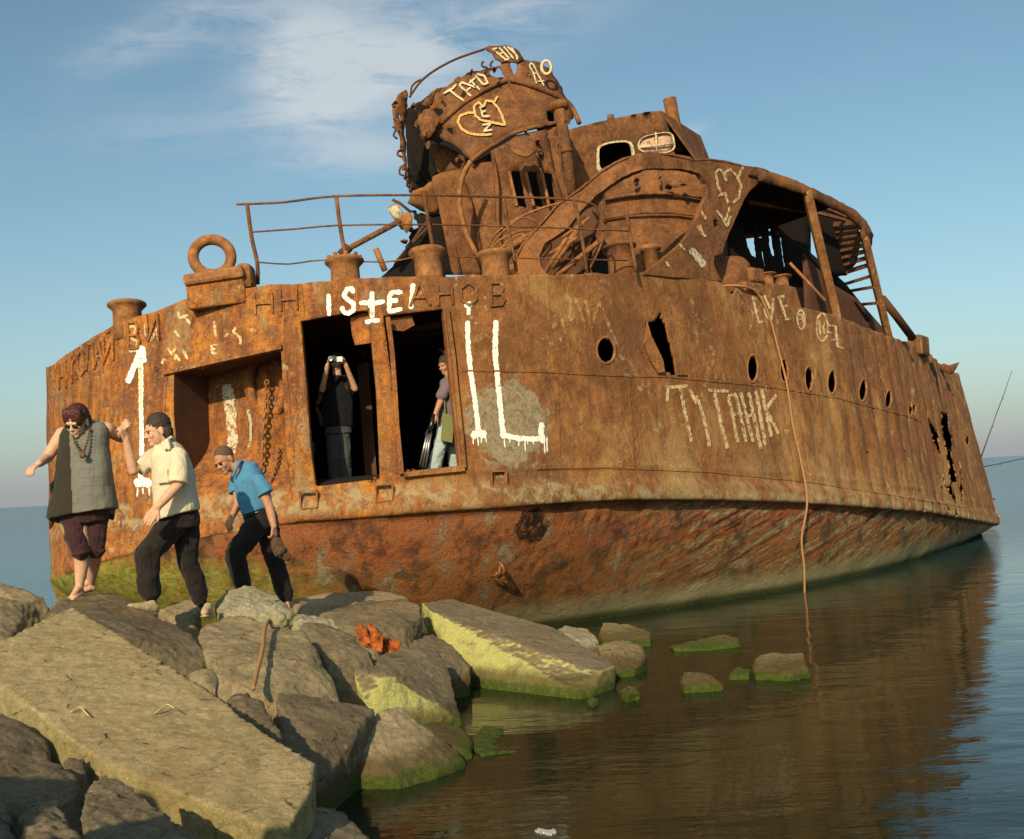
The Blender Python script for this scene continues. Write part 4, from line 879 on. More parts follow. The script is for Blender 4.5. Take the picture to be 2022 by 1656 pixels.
# roof sheet and slats
A_ = [P(u, v, d_side(u, v)+.05) for u, v in ((1480,340),(1550,354),(1620,384),(1690,422),(1715,460))]; B_ = [a+Vector((-1.6,1.4,-.35)) for a in A_]
ins_ = Vector((-1.5,1.25,-.25))
roofA = [P(u, v, d_side(u, v)+.05) for u, v in ((1480,346),(1550,362),(1600,384),(1650,406))]
n = len(roofA); mods(mesh('overhang_roof', roofA+[a+ins_ for a in roofA], [(i, i+1, n+i+1, n+i) for i in range(n-1)], 'dark', wreck), solid=.03)
slg = []
lines = [((1625,402),(1700,440)),((1628,455),(1700,445)),((1630,480),(1706,470)),((1640,500),(1712,480)),((1645,515),(1715,492)),((1652,540),(1720,505)),((1660,565),(1722,520)),((1665,585),(1725,540)),((1690,560),(1725,552)),((1690,575),(1728,572)),((1700,600),(1732,598))]
for i, (a, b) in enumerate(((1630,450,1702,441),(1632,463,1706,452),(1632,476,1708,463),(1636,489,1710,475),(1640,501,1712,488),(1646,514,1714,500),(1652,528,1716,513),(1656,543,1718,528),(1662,560,1722,545),(1672,577,1728,567),(1690,602,1735,598)) if False else []): pass
for i, (u0, v0, u1, v1) in enumerate(((1622,446,1700,438),(1626,460,1704,449),(1628,473,1707,461),(1632,486,1709,472),(1636,499,1711,484),(1642,513,1713,496),(1648,527,1715,509),(1654,543,1718,523),(1664,563,1722,545),(1674,576,1726,567),(1688,603,1733,599))):
    p0, p1 = P(u0, v0, d_side(u1, v1)+1.5), P(u1, v1, d_side(u1, v1)+.05)
    mesh('overhang_slat', *beam_geo(p0, p1, .03, .085 if i < 8 else .06, (0,.25,1)), 'side', wreck)
for a_, b_ in (((1490,366),(1590,392)),((1500,384),(1592,404)),((1478,400),(1590,418)),((1600,400),(1680,432)),((1602,418),(1690,440))): mesh('roof_beam', *beam_geo(P(*a_, d_side(*a_)+1.3), P(*b_, d_side(*b_)+1.0), .05, .06, (0,.2,1)), 'upper', wreck)
def post(pa, pb, w_): return mesh('overhang_post', *beam_geo(P(*pa, d_side(*pa)), P(*pb, d_side(*pb)), w_, .12, (0,1,0)), 'side', wreck)
for pa, pb, w_ in (((1593,378),(1652,628),.15),((1707,470),(1756,672),.13)): mods(post(pa, pb, w_), bevel=.01)
tube('fallen_strut', [P(1742,590,21.5), P(1770,625,21.8), P(1802,668,22.3)], .08, 'dark2', wreck, n=8)
tube('bent_rod', [P(1560,520,19.4), P(1630,595,19.2)], .03, 'cast', wreck, n=6)
mods(mesh('side_tank', *lathe_geo(P(1440,580,18.0), (0,.1,1), [(.02,-.3),(.38,-.3),(.38,.45),(.3,.55),(.02,.56)]), 'upper', wreck, True))

plate('overhang_underside', [(1600,392),(1640,405),(1690,444),(1700,470),(1690,520),(1670,545),(1645,545),(1610,480)], lambda u, v: d_side(u, v)+1.9, 'dark', seed=61)
plate('deckhouse_inside', [(1170,275),(1340,258),(1350,330),(1180,380)], lambda u, v: dh_d(u, v)+.9, 'dark', seed=62)
plate('funnel_inside', [(1060,200),(1110,195),(1118,262),(1060,258)], lambda u, v: 19.7, 'dark', seed=63)
# fittings on the deck edge
def bollard(u, v, d, r, h, bolts=False, tilt=(-.05,.1,1), flare=1.15):
    b = P(u, v, d); o = mesh('bollard', *lathe_geo(b, tilt, [(r*.9,-.25),(r*.88,0),(r*.87,h*.6),(r*flare*.95,h*.78),(r*flare*1.04,h*.86),(r*flare*1.02,h*.95),(r*flare*.93,h)], 24), 'cast', wreck, True)
    if bolts:
        up = Vector(tilt).normalized(); a_ = up.orthogonal().normalized(); c2 = up.cross(a_)
        for k in range(9):
            th = 2*math.pi*k/9; mesh('bolt', *lathe_geo(b+up*h+(a_*math.cos(th)+c2*math.sin(th))*r*.95, up, [(.03,-.02),(.03,.035),(.02,.045)], 6), 'cast', o)
    return o
bollard(252,638,HD(252,635)+.22,.21,.27); bollard(683,556,HD(683)+.27,.21,.29,True); bollard(848,548,HD(848)+.27,.205,.37); bollard(980,546,HD(980)+.27,.21,.32)
print('HD', [(u_, round(HD(u_), 2)) for u_ in (252,430,683,848,980,1230,1400)])
bollard(1514,556,HD(1514)+.25,.13,.12,flare=1.35); bollard(1544,560,HD(1544)+.25,.13,.12,flare=1.35)
mesh('small_pipe_flange', *lathe_geo(P(1230,545,16.2), (-.05,.1,1), [(.23,-.2),(.2,.2),(.2,.42),(.25,.43),(.25,.46),(.1,.5)], 20), 'upper', wreck, True)
mesh('small_pipe_flange', *lathe_geo(P(1290,540,16.6), (-.05,.1,1), [(.13,-.2),(.12,.35),(.16,.36),(.16,.42),(.1,.43)], 16), 'cast', wreck, True)
mods(mesh('fairlead_block', *box_geo(P(1484,546,HD(1484)+.18), (.13,.12,0), (-.1,.1,0), (0,0,.12)), 'side', wreck), bevel=.04)
mods(mesh('fairlead_block', *box_geo(P(1476,572,HD(1476)+.16), (.19,.18,0), (-.1,.1,0), (0,0,.1)), 'side', wreck), bevel=.03)
mods(mesh('fairlead_block', *box_geo(P(1814,684,HD(1814,700)+.25), (.2,.3,0), (-.12,.1,0), (0,0,.22)), 'side', wreck), bevel=.05)
plate('torn_flap', [(1856,722),(1864,718),(1874,722),(1894,716),(1888,728),(1880,740),(1864,736)], lambda u, v: 25.5, 'upper', jamp=1, seed=50)
# towing eye on its pedestal
pd = 13.65
eye_c = P(419,508,pd)
mesh('towing_eye', *ring_geo(eye_c, Vector((.23,.03,0)), Vector((-.01,.02,.225)), .068, 40, 14), 'cast', wreck, True)
mods(mesh('towing_eye_plinth', *box_geo(P(427,549,pd), (.37,.02,.045), (0,.17,0), (-.012,0,.075)), 'cast', wreck), bevel=.04, disp=(.2,.03))
mods(mesh('towing_eye_base', *box_geo(P(432,582,pd+.03), (.36,.02,.03), (0,.15,0), (-.01,0,.17)), 'side', wreck), bevel=.03)
mods(mesh('towing_eye_lug', *box_geo(P(487,548,pd+.1), (.09,.02,0), (0,.16,0), (-.01,0,.16)), 'cast', wreck), bevel=.06)

# railing
rail = link('railing', bpy.data.meshes.new('railing'), None, wreck)
def rd(u): return float(np.interp(u, [470,660,840,1240], [13.9,13.9,14.0,15.4]))
def rl(pts, r, nm='rail', k=3): return tube(nm, [P(u, v, rd(u)) for u, v in pts], r, 'upper', rail, n=8, k=k)
g = tube_geo(smoothpts([P(u, v, rd(u)) for u, v in ((467,404),(560,400),(663,388),(840,386),(1000,390),(1100,393),(1165,402),(1185,420),(1190,440),(1188,480),(1165,530))], 4), .016)
rail.data.from_pydata([tuple(x) for x in g[0]], [], g[1]); rail.data.materials.append(M['upper']); rail.data.update()
rl([(494,459),(580,453),(663,446),(800,444),(1000,447),(1245,457)], .012); rl([(506,518),(570,522),(640,514),(760,518),(840,507),(1000,510),(1240,515)], .010)
for pts in (((488,404),(497,470),(508,520),(509,562)), ((664,388),(672,450),(682,505)), ((838,386),(846,440),(858,505)), ((994,392),(1003,450),(1017,520),(1020,545)), ((1133,395),(1146,450),(1160,545)), ((1235,405),(1243,460),(1256,535))):
    rl(pts, .026, 'post')
# coils of wire on the casing side
for i in range(9):
    r = random.Random(i); u0, v0 = 985+r.uniform(-10,25), 470+r.uniform(-20,25)
    tube('wire_coil', [P(u0-20, v0+35, 16.9), P(u0+r.uniform(-10,10), v0+5, 16.8), P(u0+45, v0-20+r.uniform(-8,8), 16.8), P(u0+80, v0-10, 16.9), P(u0+60, v0+20, 16.9), P(u0+10, v0+45, 16.9)], .016, 'cast', wreck, n=6, k=5)
tube('wire_coil', [P(985,470,16.9), P(1010,440,16.8), P(1060,415,16.8), P(1110,400,16.8)], .018, 'cast', wreck, n=6, k=5)

# chain in the recess, rope down the flank
def chain(pts, n, name, label, r=.011, L=.05):
    pts = smoothpts(pts, 8); cum = [0]
    for a, b in zip(pts, pts[1:]): cum.append(cum[-1]+(b-a).length)
    g = []
    for i in range(n):
        s = cum[-1]*(i+.5)/n; k = max(j for j in range(len(cum)) if cum[j] <= s); k = min(k, len(pts)-2); d = (pts[k+1]-pts[k]); f = (s-cum[k])/max(d.length, 1e-6); c = pts[k]+d*f; d.normalize()
        sd_ = d.cross(Vector((0,1,0)) if i % 2 else Vector((1,0,0))).normalized(); g.append(ring_geo(c, sd_*L*.5, d*L*.85, r, 14, 6))
    o = mesh(name, *join_geo(g), 'cast', None, True); return tag(o, label, 'chain')
def RH(u, v, o): return H(u, v)+Hn(u, v)*o
chain([RH(497,735,-.50), RH(500,800,-.40), RH(497,860,-.36), RH(500,900,-.3), RH(503,950,-.2)], 22, 'chain', 'rusty chain hanging from the round ring in the recess of the stern')
chain([RH(520,880,-.50), RH(527,910,-.35), RH(526,950,-.15)], 13, 'chain', 'thinner chain at the right of the recess in the stern', .008, .035)
ropepts = [H(1440,560,.06)-Vector((.2,-.3,0)), H(1455,566,.05), H(1490,580,.05), H(1513,625,.05), H(1535,700,.05), H(1547,760,.05), H(1560,840,.06), H(1573,910,.06), H(1581,990,.08)]
last = ropepts[-1]; ropepts += [P(1583,1060,last.y+.0), P(1588,1120,last.y+.02), P(1589,1180,last.y+.05)]
ropepts[-1].z = min(ropepts[-1].z, -.05)
o = tube('rope', ropepts, .018, M.setdefault('rope', plain('tan_rope', (.34,.17,.07), .9, .3, 60)), None, n=8, k=5); tag(o, 'long orange brown rope hanging down the ship flank into the water', 'rope')

# ------------------------------------------------------------ water
m, t = newmat('sea_water'); p = t.pos()
near = t.mapping(p, (.55, 1.5, 1)); n1 = t.noise(near, 1.4, 4, .5, .4); n2 = t.noise(t.mapping(p, (1.2,3.2,1), (0,0,.25)), 3.5, 4, .5, .3); n3 = t.noise(t.mapping(p, (.25,.5,1), (0,0,-.2)), 1.0, 3, .5)
X, Y, Z = t.xyz(p)[0:3]
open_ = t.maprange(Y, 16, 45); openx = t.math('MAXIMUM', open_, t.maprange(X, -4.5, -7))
b1 = t.bump(n3, .13, .28); b1 = t.bump(n1, .17, .07, b1); b1 = t.bump(n2, .13, .02, b1)
# open sea: small chop
chop = t.noise(t.mapping(p, (.7,1.7,1)), 2.2, 5, .6)
bb = t.new('ShaderNodeBump'); t.l.new(chop, bb.inputs['Height']); t.l.new(b1, bb.inputs['Normal']); t.set(bb.inputs['Distance'], t.maprange(Y, 20, 150, .22, 1.6)); t.set(bb.inputs['Strength'], t.math('MULTIPLY', openx, .85))
t.l.new(bb.outputs[0], t.b.inputs['Normal'])
dirt = t.noise(p, .5, 4)
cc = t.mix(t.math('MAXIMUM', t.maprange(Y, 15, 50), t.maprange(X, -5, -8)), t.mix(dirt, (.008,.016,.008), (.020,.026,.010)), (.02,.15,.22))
col_in(t, cc); t.b.inputs['Roughness'].default_value = .035; t.b.inputs['IOR'].default_value = 1.333; t.b.inputs['Specular IOR Level'].default_value = .36
M['water'] = m
S = 20000
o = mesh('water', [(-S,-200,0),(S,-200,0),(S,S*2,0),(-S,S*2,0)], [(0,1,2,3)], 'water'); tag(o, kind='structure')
for (u, v, n) in ((1085,1638,3),(1100,1632,2)): pass

# ------------------------------------------------------------ rocks
M['ground'] = rock_mat('wet_rubble', (.05,.04,.03), (.10,.085,.06))
ROCKS = []
def rock(name, label, pts, mat='rock', drop=.9, back=.0, voxel=.03, rough=.05, fine=.012, cat='rock', group='boulders and slabs of the breakwater', floor=None, smooth_=.0, extra=(), anchors=None, chips=None):
    if anchors:
        a_, b_, c_ = [P(*q) for q in anchors]; nn = (b_-a_).cross(c_-a_).normalized(); o_ = Vector((0,0,CAMZ)); W = []
        for q in list(pts)+[tuple(q[:2]) for q in anchors]:
            if len(q) == 3: W.append(P(*q)); continue
            r_ = Vector(px2dir(q[0], q[1])); W.append(o_+r_*((a_-o_).dot(nn)/r_.dot(nn)))
    else: W = [P(*p) for p in pts]+[Vector(e) for e in extra]
    allp = list(W)+[q+Vector((0, back*.6, -drop)) for q in W]+([q+Vector((0, back, -drop*.1)) for q in W] if back else [])
    if floor is not None: allp = [Vector((q.x, q.y, max(q.z, floor))) for q in allp]
    bm = bmesh.new()
    for q in allp: bm.verts.new(q)
    r = bmesh.ops.convex_hull(bm, input=bm.verts); bmesh.ops.delete(bm, geom=[e for e in r['geom_interior'] if isinstance(e, bmesh.types.BMVert)], context='VERTS')
    if chips is None: chips = 7 if mat in ('rock', 'rock_dark', 'conglomerate', 'pale') and not extra else 0
    rc = random.Random(len(label)*13+len(pts))
    cen = sum((v.co for v in bm.verts), Vector())/max(1, len(bm.verts))
    for _k in range(chips):
        a1 = rc.uniform(-math.pi, 0); e1 = rc.uniform(-.1, 1.1); dn = Vector((math.cos(a1)*math.cos(e1), math.sin(a1)*math.cos(e1), math.sin(e1)))
        sup = max((v.co-cen).dot(dn) for v in bm.verts); cut = cen+dn*sup*rc.uniform(.80, .93)
        bmesh.ops.bisect_plane(bm, geom=bm.verts[:]+bm.edges[:]+bm.faces[:], plane_co=cut, plane_no=dn, clear_outer=True)
        vs__ = [v.co.copy() for v in bm.verts]; bm.clear()
        for q in vs__: bm.verts.new(q)
        r = bmesh.ops.convex_hull(bm, input=bm.verts); bmesh.ops.delete(bm, geom=[e for e in r['geom_interior'] if isinstance(e, bmesh.types.BMVert)], context='VERTS')
    me = bpy.data.meshes.new(name); bm.to_mesh(me); bm.free()
    o = link(name, me, mat, None, False)
    voxel = max(.012, voxel*.68)
    rm = o.modifiers.new('r', 'REMESH'); rm.mode = 'VOXEL'; rm.voxel_size = voxel; rm.use_smooth_shade = True
    for (sc_, st, ty) in ((.6, rough*.75, 'CLOUDS'), (.16, rough*.3, 'CLOUDS'), (.045, fine*1.1, 'CLOUDS')):
        tx = bpy.data.textures.new('t', ty); tx.noise_scale = sc_
        if ty == 'CLOUDS': tx.noise_depth = 4
        else: tx.distance_metric = 'DISTANCE'; tx.weight_1 = -1; tx.weight_2 = 1
        d = o.modifiers.new('d', 'DISPLACE'); d.texture = tx; d.texture_coords = 'GLOBAL'; d.strength = st*2; d.mid_level = .5
    return tag(o, label, cat, group)
BR = 'boulders and slabs of the breakwater'
rock('concrete_slab', 'huge ochre concrete slab sloping down across the lower left foreground', [(269,1268),(377,1339),(521,1446),(531,1634),(575,1625),(612,1560),(198,1500),(-40,1322),(-60,1300),(0,1281),(60,1245),(120,1202)], 'slab', .20, voxel=.024, rough=.03, fine=.008, cat='slab', anchors=[(145,1197,7.2),(619,1507,5.3),(0,1345,5.9)])
rock('rock_slab', 'broad brown rock that the barefoot woman stands on', [(57,1204,8.2),(134,1180,9.1),(218,1169,9.5),(269,1190,9.3),(313,1217,9.0),(400,1266,8.1),(411,1280,8.0),(336,1295,7.6),(269,1271,7.5),(57,1251,7.7),(150,1230,7.6)], 'rock_dark', .35, voxel=.03, cat='slab')
rock('boulder', 'grey rock at the left edge with the sea just behind it', [(-60,1140,9.6),(0,1149,9.6),(50,1161,9.6),(103,1184,9.5),(60,1200,9.3),(0,1200,9.0)], 'rock', .7)
rock('boulder', 'rounded rock at the left edge above the big ochre slab', [(-70,1165,8),(0,1177,8.1),(42,1187,8.2),(52,1210,8.1),(48,1240,8.0),(8,1275,7.6),(-60,1275,7.6)], 'rock', .6)
rock('boulder', 'small sunlit pointed stone beside the upper edge of the big ochre slab', [(375,1330,7.0),(395,1325,7.0),(420,1321,7.1),(431,1345,7.0),(429,1366,6.8),(385,1352,6.7)], 'rock', .5, voxel=.02)
rock('boulder', 'large sloping boulder with a short rope lying on it', [(370,1240,8.6),(404,1219,9.1),(471,1212,9.3),(538,1229,9.1),(600,1245,8.9),(622,1281,8.4),(675,1335,8.0),(692,1375,7.8),(600,1372,7.6),(521,1362,7.6),(494,1372,7.5),(437,1365,7.5),(415,1300,7.9)], 'rock', .7, rough=.07, voxel=.035)
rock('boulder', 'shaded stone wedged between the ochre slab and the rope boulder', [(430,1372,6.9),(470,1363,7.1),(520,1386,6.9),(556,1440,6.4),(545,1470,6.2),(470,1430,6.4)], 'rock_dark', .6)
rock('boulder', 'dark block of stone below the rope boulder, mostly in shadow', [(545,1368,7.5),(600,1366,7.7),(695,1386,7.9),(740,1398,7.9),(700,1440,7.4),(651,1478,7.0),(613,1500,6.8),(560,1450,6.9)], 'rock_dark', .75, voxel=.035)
rock('boulder', 'pyramid shaped grey boulder dipping its foot in the water', [(788,1391,8.2),(764,1394,8.1),(702,1430,7.8),(653,1462,7.6),(642,1510,7.5),(700,1535,7.5),(790,1545,7.4),(845,1532,7.55),(916,1502,7.9),(880,1470,8.0),(852,1438,8.2)], 'rock', .5, voxel=.03, rough=.06)
rock('concrete_block', 'squarish grey block with one green side standing behind the pyramid boulder', [(692,1319,9.0),(759,1290,9.7),(809,1277,10.0),(863,1281,10.1),(877,1305,9.9),(895,1362,9.5),(912,1423,9.2),(863,1421,9.1),(745,1396,8.8),(718,1382,8.8),(760,1330,8.9)], 'greenslab', .35, voxel=.03, rough=.04, cat='block')
rock('boulder', 'sloping brown rock between the rope boulder and the orange scrap', [(590,1234,9.4),(640,1226,9.7),(700,1258,9.5),(738,1290,9.2),(735,1302,9.0),(690,1320,8.8),(650,1305,8.8)], 'rock_dark', .6)
rock('rock_slab', 'flat dark reddish slab leaning behind the orange scrap', [(631,1213,11.2),(720,1185,11.8),(800,1181,12.0),(830,1195,11.6),(834,1218,11.2),(791,1272,10.4),(745,1262,10.3),(670,1241,10.4)], 'rock_dark', .35, cat='slab')
rock('concrete_slab', 'low pale concrete ledge touching the hull behind the flat dark slab', [(560,1182,12.4),(650,1169,12.9),(765,1165,13.0),(835,1182,12.6),(700,1215,11.9),(575,1226,11.6)], 'rock', .6, cat='slab', rough=.03)
rock('concrete_slab', 'long concrete slab with a bright yellow green side dipping into the water', [(832,1187),(891,1180),(960,1200),(1023,1223),(1215,1312),(1190,1322),(1000,1259),(962,1352,10.8),(1144,1370,10.05),(1172,1368,10.15),(1213,1350,10.5),(880,1285,11.4)], 'longslab', .22, voxel=.028, rough=.025, fine=.008, cat='slab', anchors=[(845,1202,12.0),(1151,1316,10.4),(1094,1237,12.0)])
rock('boulder', 'dark angular rock between the square block and the long green slab', [(795,1272,10.6),(850,1247,11.0),(880,1260,11.0),(928,1310,10.6),(925,1340,10.5),(895,1350,10.4),(870,1300,10.5)], 'rock_dark', .6)
rock('boulder', 'pale whitish rock behind the far end of the long green slab', [(1080,1252,12.2),(1118,1231,12.4),(1160,1239,12.4),(1181,1262,12.1),(1178,1285,11.8),(1120,1275,11.7)], 'pale', .4, voxel=.025)
rock('boulder', 'rock beyond the whitish one, lapped by water under the hull', [(1183,1250,13.3),(1192,1227,13.6),(1240,1229,13.6),(1284,1245,13.3),(1286,1270,12.9),(1190,1268,13.0)], 'mossy', .4, voxel=.025)
rock('boulder', 'wedge shaped rock at the tip of the long green slab', [(1182,1276,11.8),(1230,1263,11.9),(1268,1274,11.7),(1275,1293,11.5),(1255,1322,11.1),(1222,1330,11.0),(1195,1312,11.1)], 'mossy', .4, voxel=.025)
rock('boulder', 'long flat weed covered rock lying awash below the hull', [(1322,1273,12.7),(1370,1262,12.8),(1440,1253,12.9),(1455,1262,12.7),(1458,1275,12.55),(1400,1282,12.4),(1330,1279,12.45)], 'mossy', .3, voxel=.02, rough=.075)
rock('boulder', 'biggest lone rock in the water with a pale top and weedy foot', [(1486,1314,10.8),(1500,1295,10.95),(1540,1287,11.1),(1586,1285,11.0),(1588,1306,10.7),(1598,1326,10.55),(1560,1333,10.4),(1490,1328,10.55)], 'mossy', .3, voxel=.02, rough=.075)
rock('boulder', 'small triangular rock in open water nearer than the others', [(1343,1342,10.3),(1350,1326,10.45),(1378,1327,10.4),(1428,1346,10.2),(1430,1351,10.1),(1350,1354,10.1)], 'mossy', .3, voxel=.02, rough=.075)
rock('boulder', 'little weedy stone just left of the biggest lone rock', [(1438,1326,10.8),(1455,1316,10.9),(1482,1320,10.8),(1480,1330,10.6),(1440,1330,10.6)], 'mossy', .2, voxel=.02, rough=.075)
rock('boulder', 'tiny weedy stone off the end of the long green slab', [(1220,1362,9.95),(1238,1348,10.1),(1262,1352,10.05),(1270,1364,9.9),(1235,1369,9.8)], 'mossy', .2, voxel=.02, rough=.075)
rock('boulder', 'smallest green tuft of stone breaking the surface', [(1156,1379,9.8),(1168,1371,9.9),(1182,1376,9.8),(1170,1384,9.7)], 'mossy', .2, voxel=.015, rough=.075)
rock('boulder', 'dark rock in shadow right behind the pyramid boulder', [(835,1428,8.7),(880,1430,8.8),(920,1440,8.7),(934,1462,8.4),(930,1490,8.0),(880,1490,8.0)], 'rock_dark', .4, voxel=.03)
rock('boulder', 'low weedy rock awash right of the pyramid boulder', [(925,1462,8.5),(960,1436,9.1),(1040,1450,9.0),(1120,1460,8.8),(1060,1478,8.3),(950,1484,8.15)], 'mossy', .3, voxel=.025, rough=.075)
rock('boulder', 'crumbly half mossy rock at the feet of the man in blue', [(418,1195,9.7),(430,1169,9.9),(462,1162,10.0),(500,1160,10.0),(545,1178,9.9),(580,1215,9.7),(560,1226,9.5),(480,1220,9.5),(435,1214,9.5)], 'pale', .35, voxel=.022, rough=.09, fine=.02)
rock('boulder', 'angular stone between the two shoes of the man in the cream shirt', [(305,1204,9.9),(345,1188,10.2),(385,1183,10.3),(393,1190,10.2),(388,1232,9.6),(350,1236,9.5)], 'rock', .5)
rock('stone', 'short pale crumbling stone on top of the rope boulder', [(572,1222,9.6),(590,1211,9.8),(625,1214,9.8),(655,1222,9.7),(668,1240,9.6),(640,1246,9.5),(600,1236,9.5)], 'pale', .12, voxel=.018, rough=.05, fine=.02)
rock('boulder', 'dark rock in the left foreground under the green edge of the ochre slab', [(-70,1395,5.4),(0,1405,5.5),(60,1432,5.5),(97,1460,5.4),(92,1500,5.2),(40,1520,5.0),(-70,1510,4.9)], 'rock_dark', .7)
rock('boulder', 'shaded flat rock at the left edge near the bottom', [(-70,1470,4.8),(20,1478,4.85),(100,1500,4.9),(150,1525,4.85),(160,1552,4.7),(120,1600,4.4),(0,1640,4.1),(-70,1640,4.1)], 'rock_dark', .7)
rock('stone', 'small dark stone tucked under the lower edge of the ochre slab', [(100,1500,5.1),(135,1484,5.2),(170,1492,5.2),(182,1530,5.0),(140,1550,4.9),(105,1525,4.95)], 'rock_dark', .5)
rock('boulder', 'pointed grey rock at the bottom with a ragged sunlit crest', [(155,1562,4.2),(172,1535,4.35),(195,1524,4.4),(240,1545,4.35),(300,1575,4.2),(420,1655,3.9),(400,1760,3.5),(250,1760,3.4),(170,1660,3.75),(163,1610,3.95)], 'conglomerate', .5, voxel=.022, rough=.07, fine=.02)
rock('boulder', 'pebbly crumbling lump of concrete at the bottom edge', [(47,1605,4.0),(58,1580,4.1),(108,1579,4.15),(135,1608,4.05),(160,1650,3.85),(150,1740,3.4),(60,1740,3.4),(48,1640,3.8)], 'conglomerate', .5, voxel=.02, rough=.08, fine=.022)
rock('boulder', 'rough rock cut by the lower left corner of the view', [(-70,1560,4.2),(0,1572,4.25),(20,1600,4.1),(24,1650,3.8),(10,1740,3.4),(-70,1740,3.4)], 'conglomerate', .5, voxel=.025, rough=.06)
rock('boulder', 'dark wet pebbly rock under the end of the ochre slab', [(610,1600,5.4),(660,1585,5.7),(700,1620,5.5),(740,1662,5.2),(700,1760,4.6),(560,1760,4.4),(560,1660,4.9)], 'conglomerate', .5, voxel=.03, rough=.05)
rock('pebble', 'larger of two round ochre pebbles by the end of the big slab', [(635,1622,5.35),(645,1615,5.38),(656,1620,5.36),(655,1630,5.3),(640,1632,5.3)], 'pale', .03, voxel=.01, rough=.01, fine=.003, group=None)
rock('pebble', 'smaller of two round ochre pebbles by the end of the big slab', [(657,1632,5.25),(665,1625,5.27),(673,1640,5.2),(662,1642,5.2)], 'pale', .03, voxel=.01, rough=.01, fine=.003, group=None)
# rubble bed under the breakwater, and the part of it behind the photographer
bed = [(-16,-6,.2),(-3.8,-6,.2),(-1.9,3.5,.15),(-1.6,6,.05),(-1.4,8,.0),(-1.0,10,-.1),(-1.4,12.6,-.1),(-4.6,13.6,-.1),(-6.2,11.5,-.1),(-9,9.2,-.1),(-16,7,-.2)]
cx_, cy_ = -5.5, 5.5
vs = [(x, y, z) for x, y, z in bed]+[(x+(x-cx_)*.12, y+(y-cy_)*.12, -1) for x, y, z in bed]+[(cx_, cy_, .45)]
n = len(bed); fs = [(i, (i+1)%n, n*2) for i in range(n)]+[(n+i, n+(i+1)%n, (i+1)%n, i) for i in range(n)]
o = mesh('ground', vs, fs, 'ground'); tag(o, kind='structure')
o.modifiers.new('r', 'REMESH').voxel_size = .12; mods(o, disp=(.5, .35))
# unseen boulders added beside the camera to cast shade across the foreground
def shade_rock(c, r, label, seed):
    rr = random.Random(seed); W = []
    for i in range(14):
        a = rr.uniform(0, 6.28); e = rr.uniform(-.4, 1.2); W.append((c[0]+r[0]*math.cos(a)*math.cos(e), c[1]+r[1]*math.sin(a)*math.cos(e), c[2]+r[2]*math.sin(e)))
    rock('boulder', label, [], 'rock', .4, voxel=.06, extra=W)
shade_rock((-3.2,1.5,1.65), (1.0,.7,1.2), 'high boulder of the breakwater standing left of the photographer', 3)
shade_rock((-1.95,.9,1.6), (.95,.45,1.15), 'lower boulder of the breakwater further left of the photographer', 5)

# orange rusted scrap
def rustscrap():
    r = random.Random(3); g = []
    c = P(748,1270,10.0)
    for i in range(9):
        a = r.uniform(-.8,.8); k_ = (i-4)/4; p0 = c+Vector((k_*.14, r.uniform(-.08,.08), -k_*.08+r.uniform(-.04,.05)))
        g.append(box_geo(p0, Vector((.05,.0,-.03))*r.uniform(.6,1.2), Vector((.0,.02,.01)), Vector((.05*math.sin(a),.02,.10))*r.uniform(.6,1)))
    m, t = newmat('bright_orange_rust'); p = t.pos(); n = t.noise(p, 12, 8, .7, .6)
    col_in(t, t.ramp(n, [(.36,(.06,.02,.01)), (.52,(.34,.085,.015)), (.64,(.52,.15,.03)), (.75,(.45,.3,.18))])); t.l.new(t.bump(n, .8, .03), t.b.inputs['Normal'])
    o = mesh('rusted_scrap', *join_geo(g), m); r_ = o.modifiers.new('r', 'REMESH'); r_.mode = 'VOXEL'; r_.voxel_size = .012; mods(o, disp=(.06, .05))
    tag(o, 'flaking bright orange lump of rusted iron between dark slabs', 'scrap')
rustscrap()
o = tube('rope', [P(500,1368,7.3)+Vector((0,0,.03)), P(512,1335,7.7)+Vector((0,-.05,.05)), P(524,1300,8.1)+Vector((0,-.08,.08)), P(530,1262,8.6)+Vector((0,-.12,.09)), P(537,1236,8.95)+Vector((0,-.1,.06)), P(545,1240,8.9)+Vector((0,-.1,.02))], .016, M['rope'], k=5); tag(o, 'short piece of old rope lying down the face of a boulder', 'rope')
M['straw'] = plain('dry_straw', (.55,.42,.22), .9)
for l, lab in (([(125,1288,6.3),(140,1283,6.35),(158,1279,6.4)], 'pale straw on the upper part of the big slab'), ([(141,1417,5.6),(158,1408,5.65),(165,1412,5.62),(177,1425,5.55)], 'forked straw in the middle left of the big slab'), ([(308,1420,5.6),(322,1408,5.65),(332,1402,5.68),(345,1410,5.6)], 'frayed fibre in the centre of the big slab')):
    o = tube('straw', [P(*q)+Vector((0,-.01,.035)) for q in l], .004, 'straw', k=3, n=5); tag(o, lab, 'straw')
bm_ = [(P(1080+dx, 1638+dy, 1).normalized(), 0) for dx, dy in ((0,0),)]
def onwater(u, v, z=.012):
    r_ = Vector(px2dir(u, v)); k = (z-CAMZ)/r_.z; return Vector((r_.x*k, r_.y*k, z))
pts_ = [onwater(*q) for q in jag([(1056,1637),(1066,1634),(1082,1638),(1092,1634),(1098,1640),(1090,1645),(1078,1643),(1066,1641)], 3, 1.6, 2)]
n_ = len(pts_); o = mesh('floating_scrap', pts_+[q-Vector((0,0,.02)) for q in pts_], [tuple(range(n_))]+[(i, (i+1)%n_, n_+(i+1)%n_, n_+i) for i in range(n_)], plain('wet_white_scrap', (.45,.47,.44), .5)); tag(o, 'ragged white scrap floating on the dark water at the bottom', 'scrap')

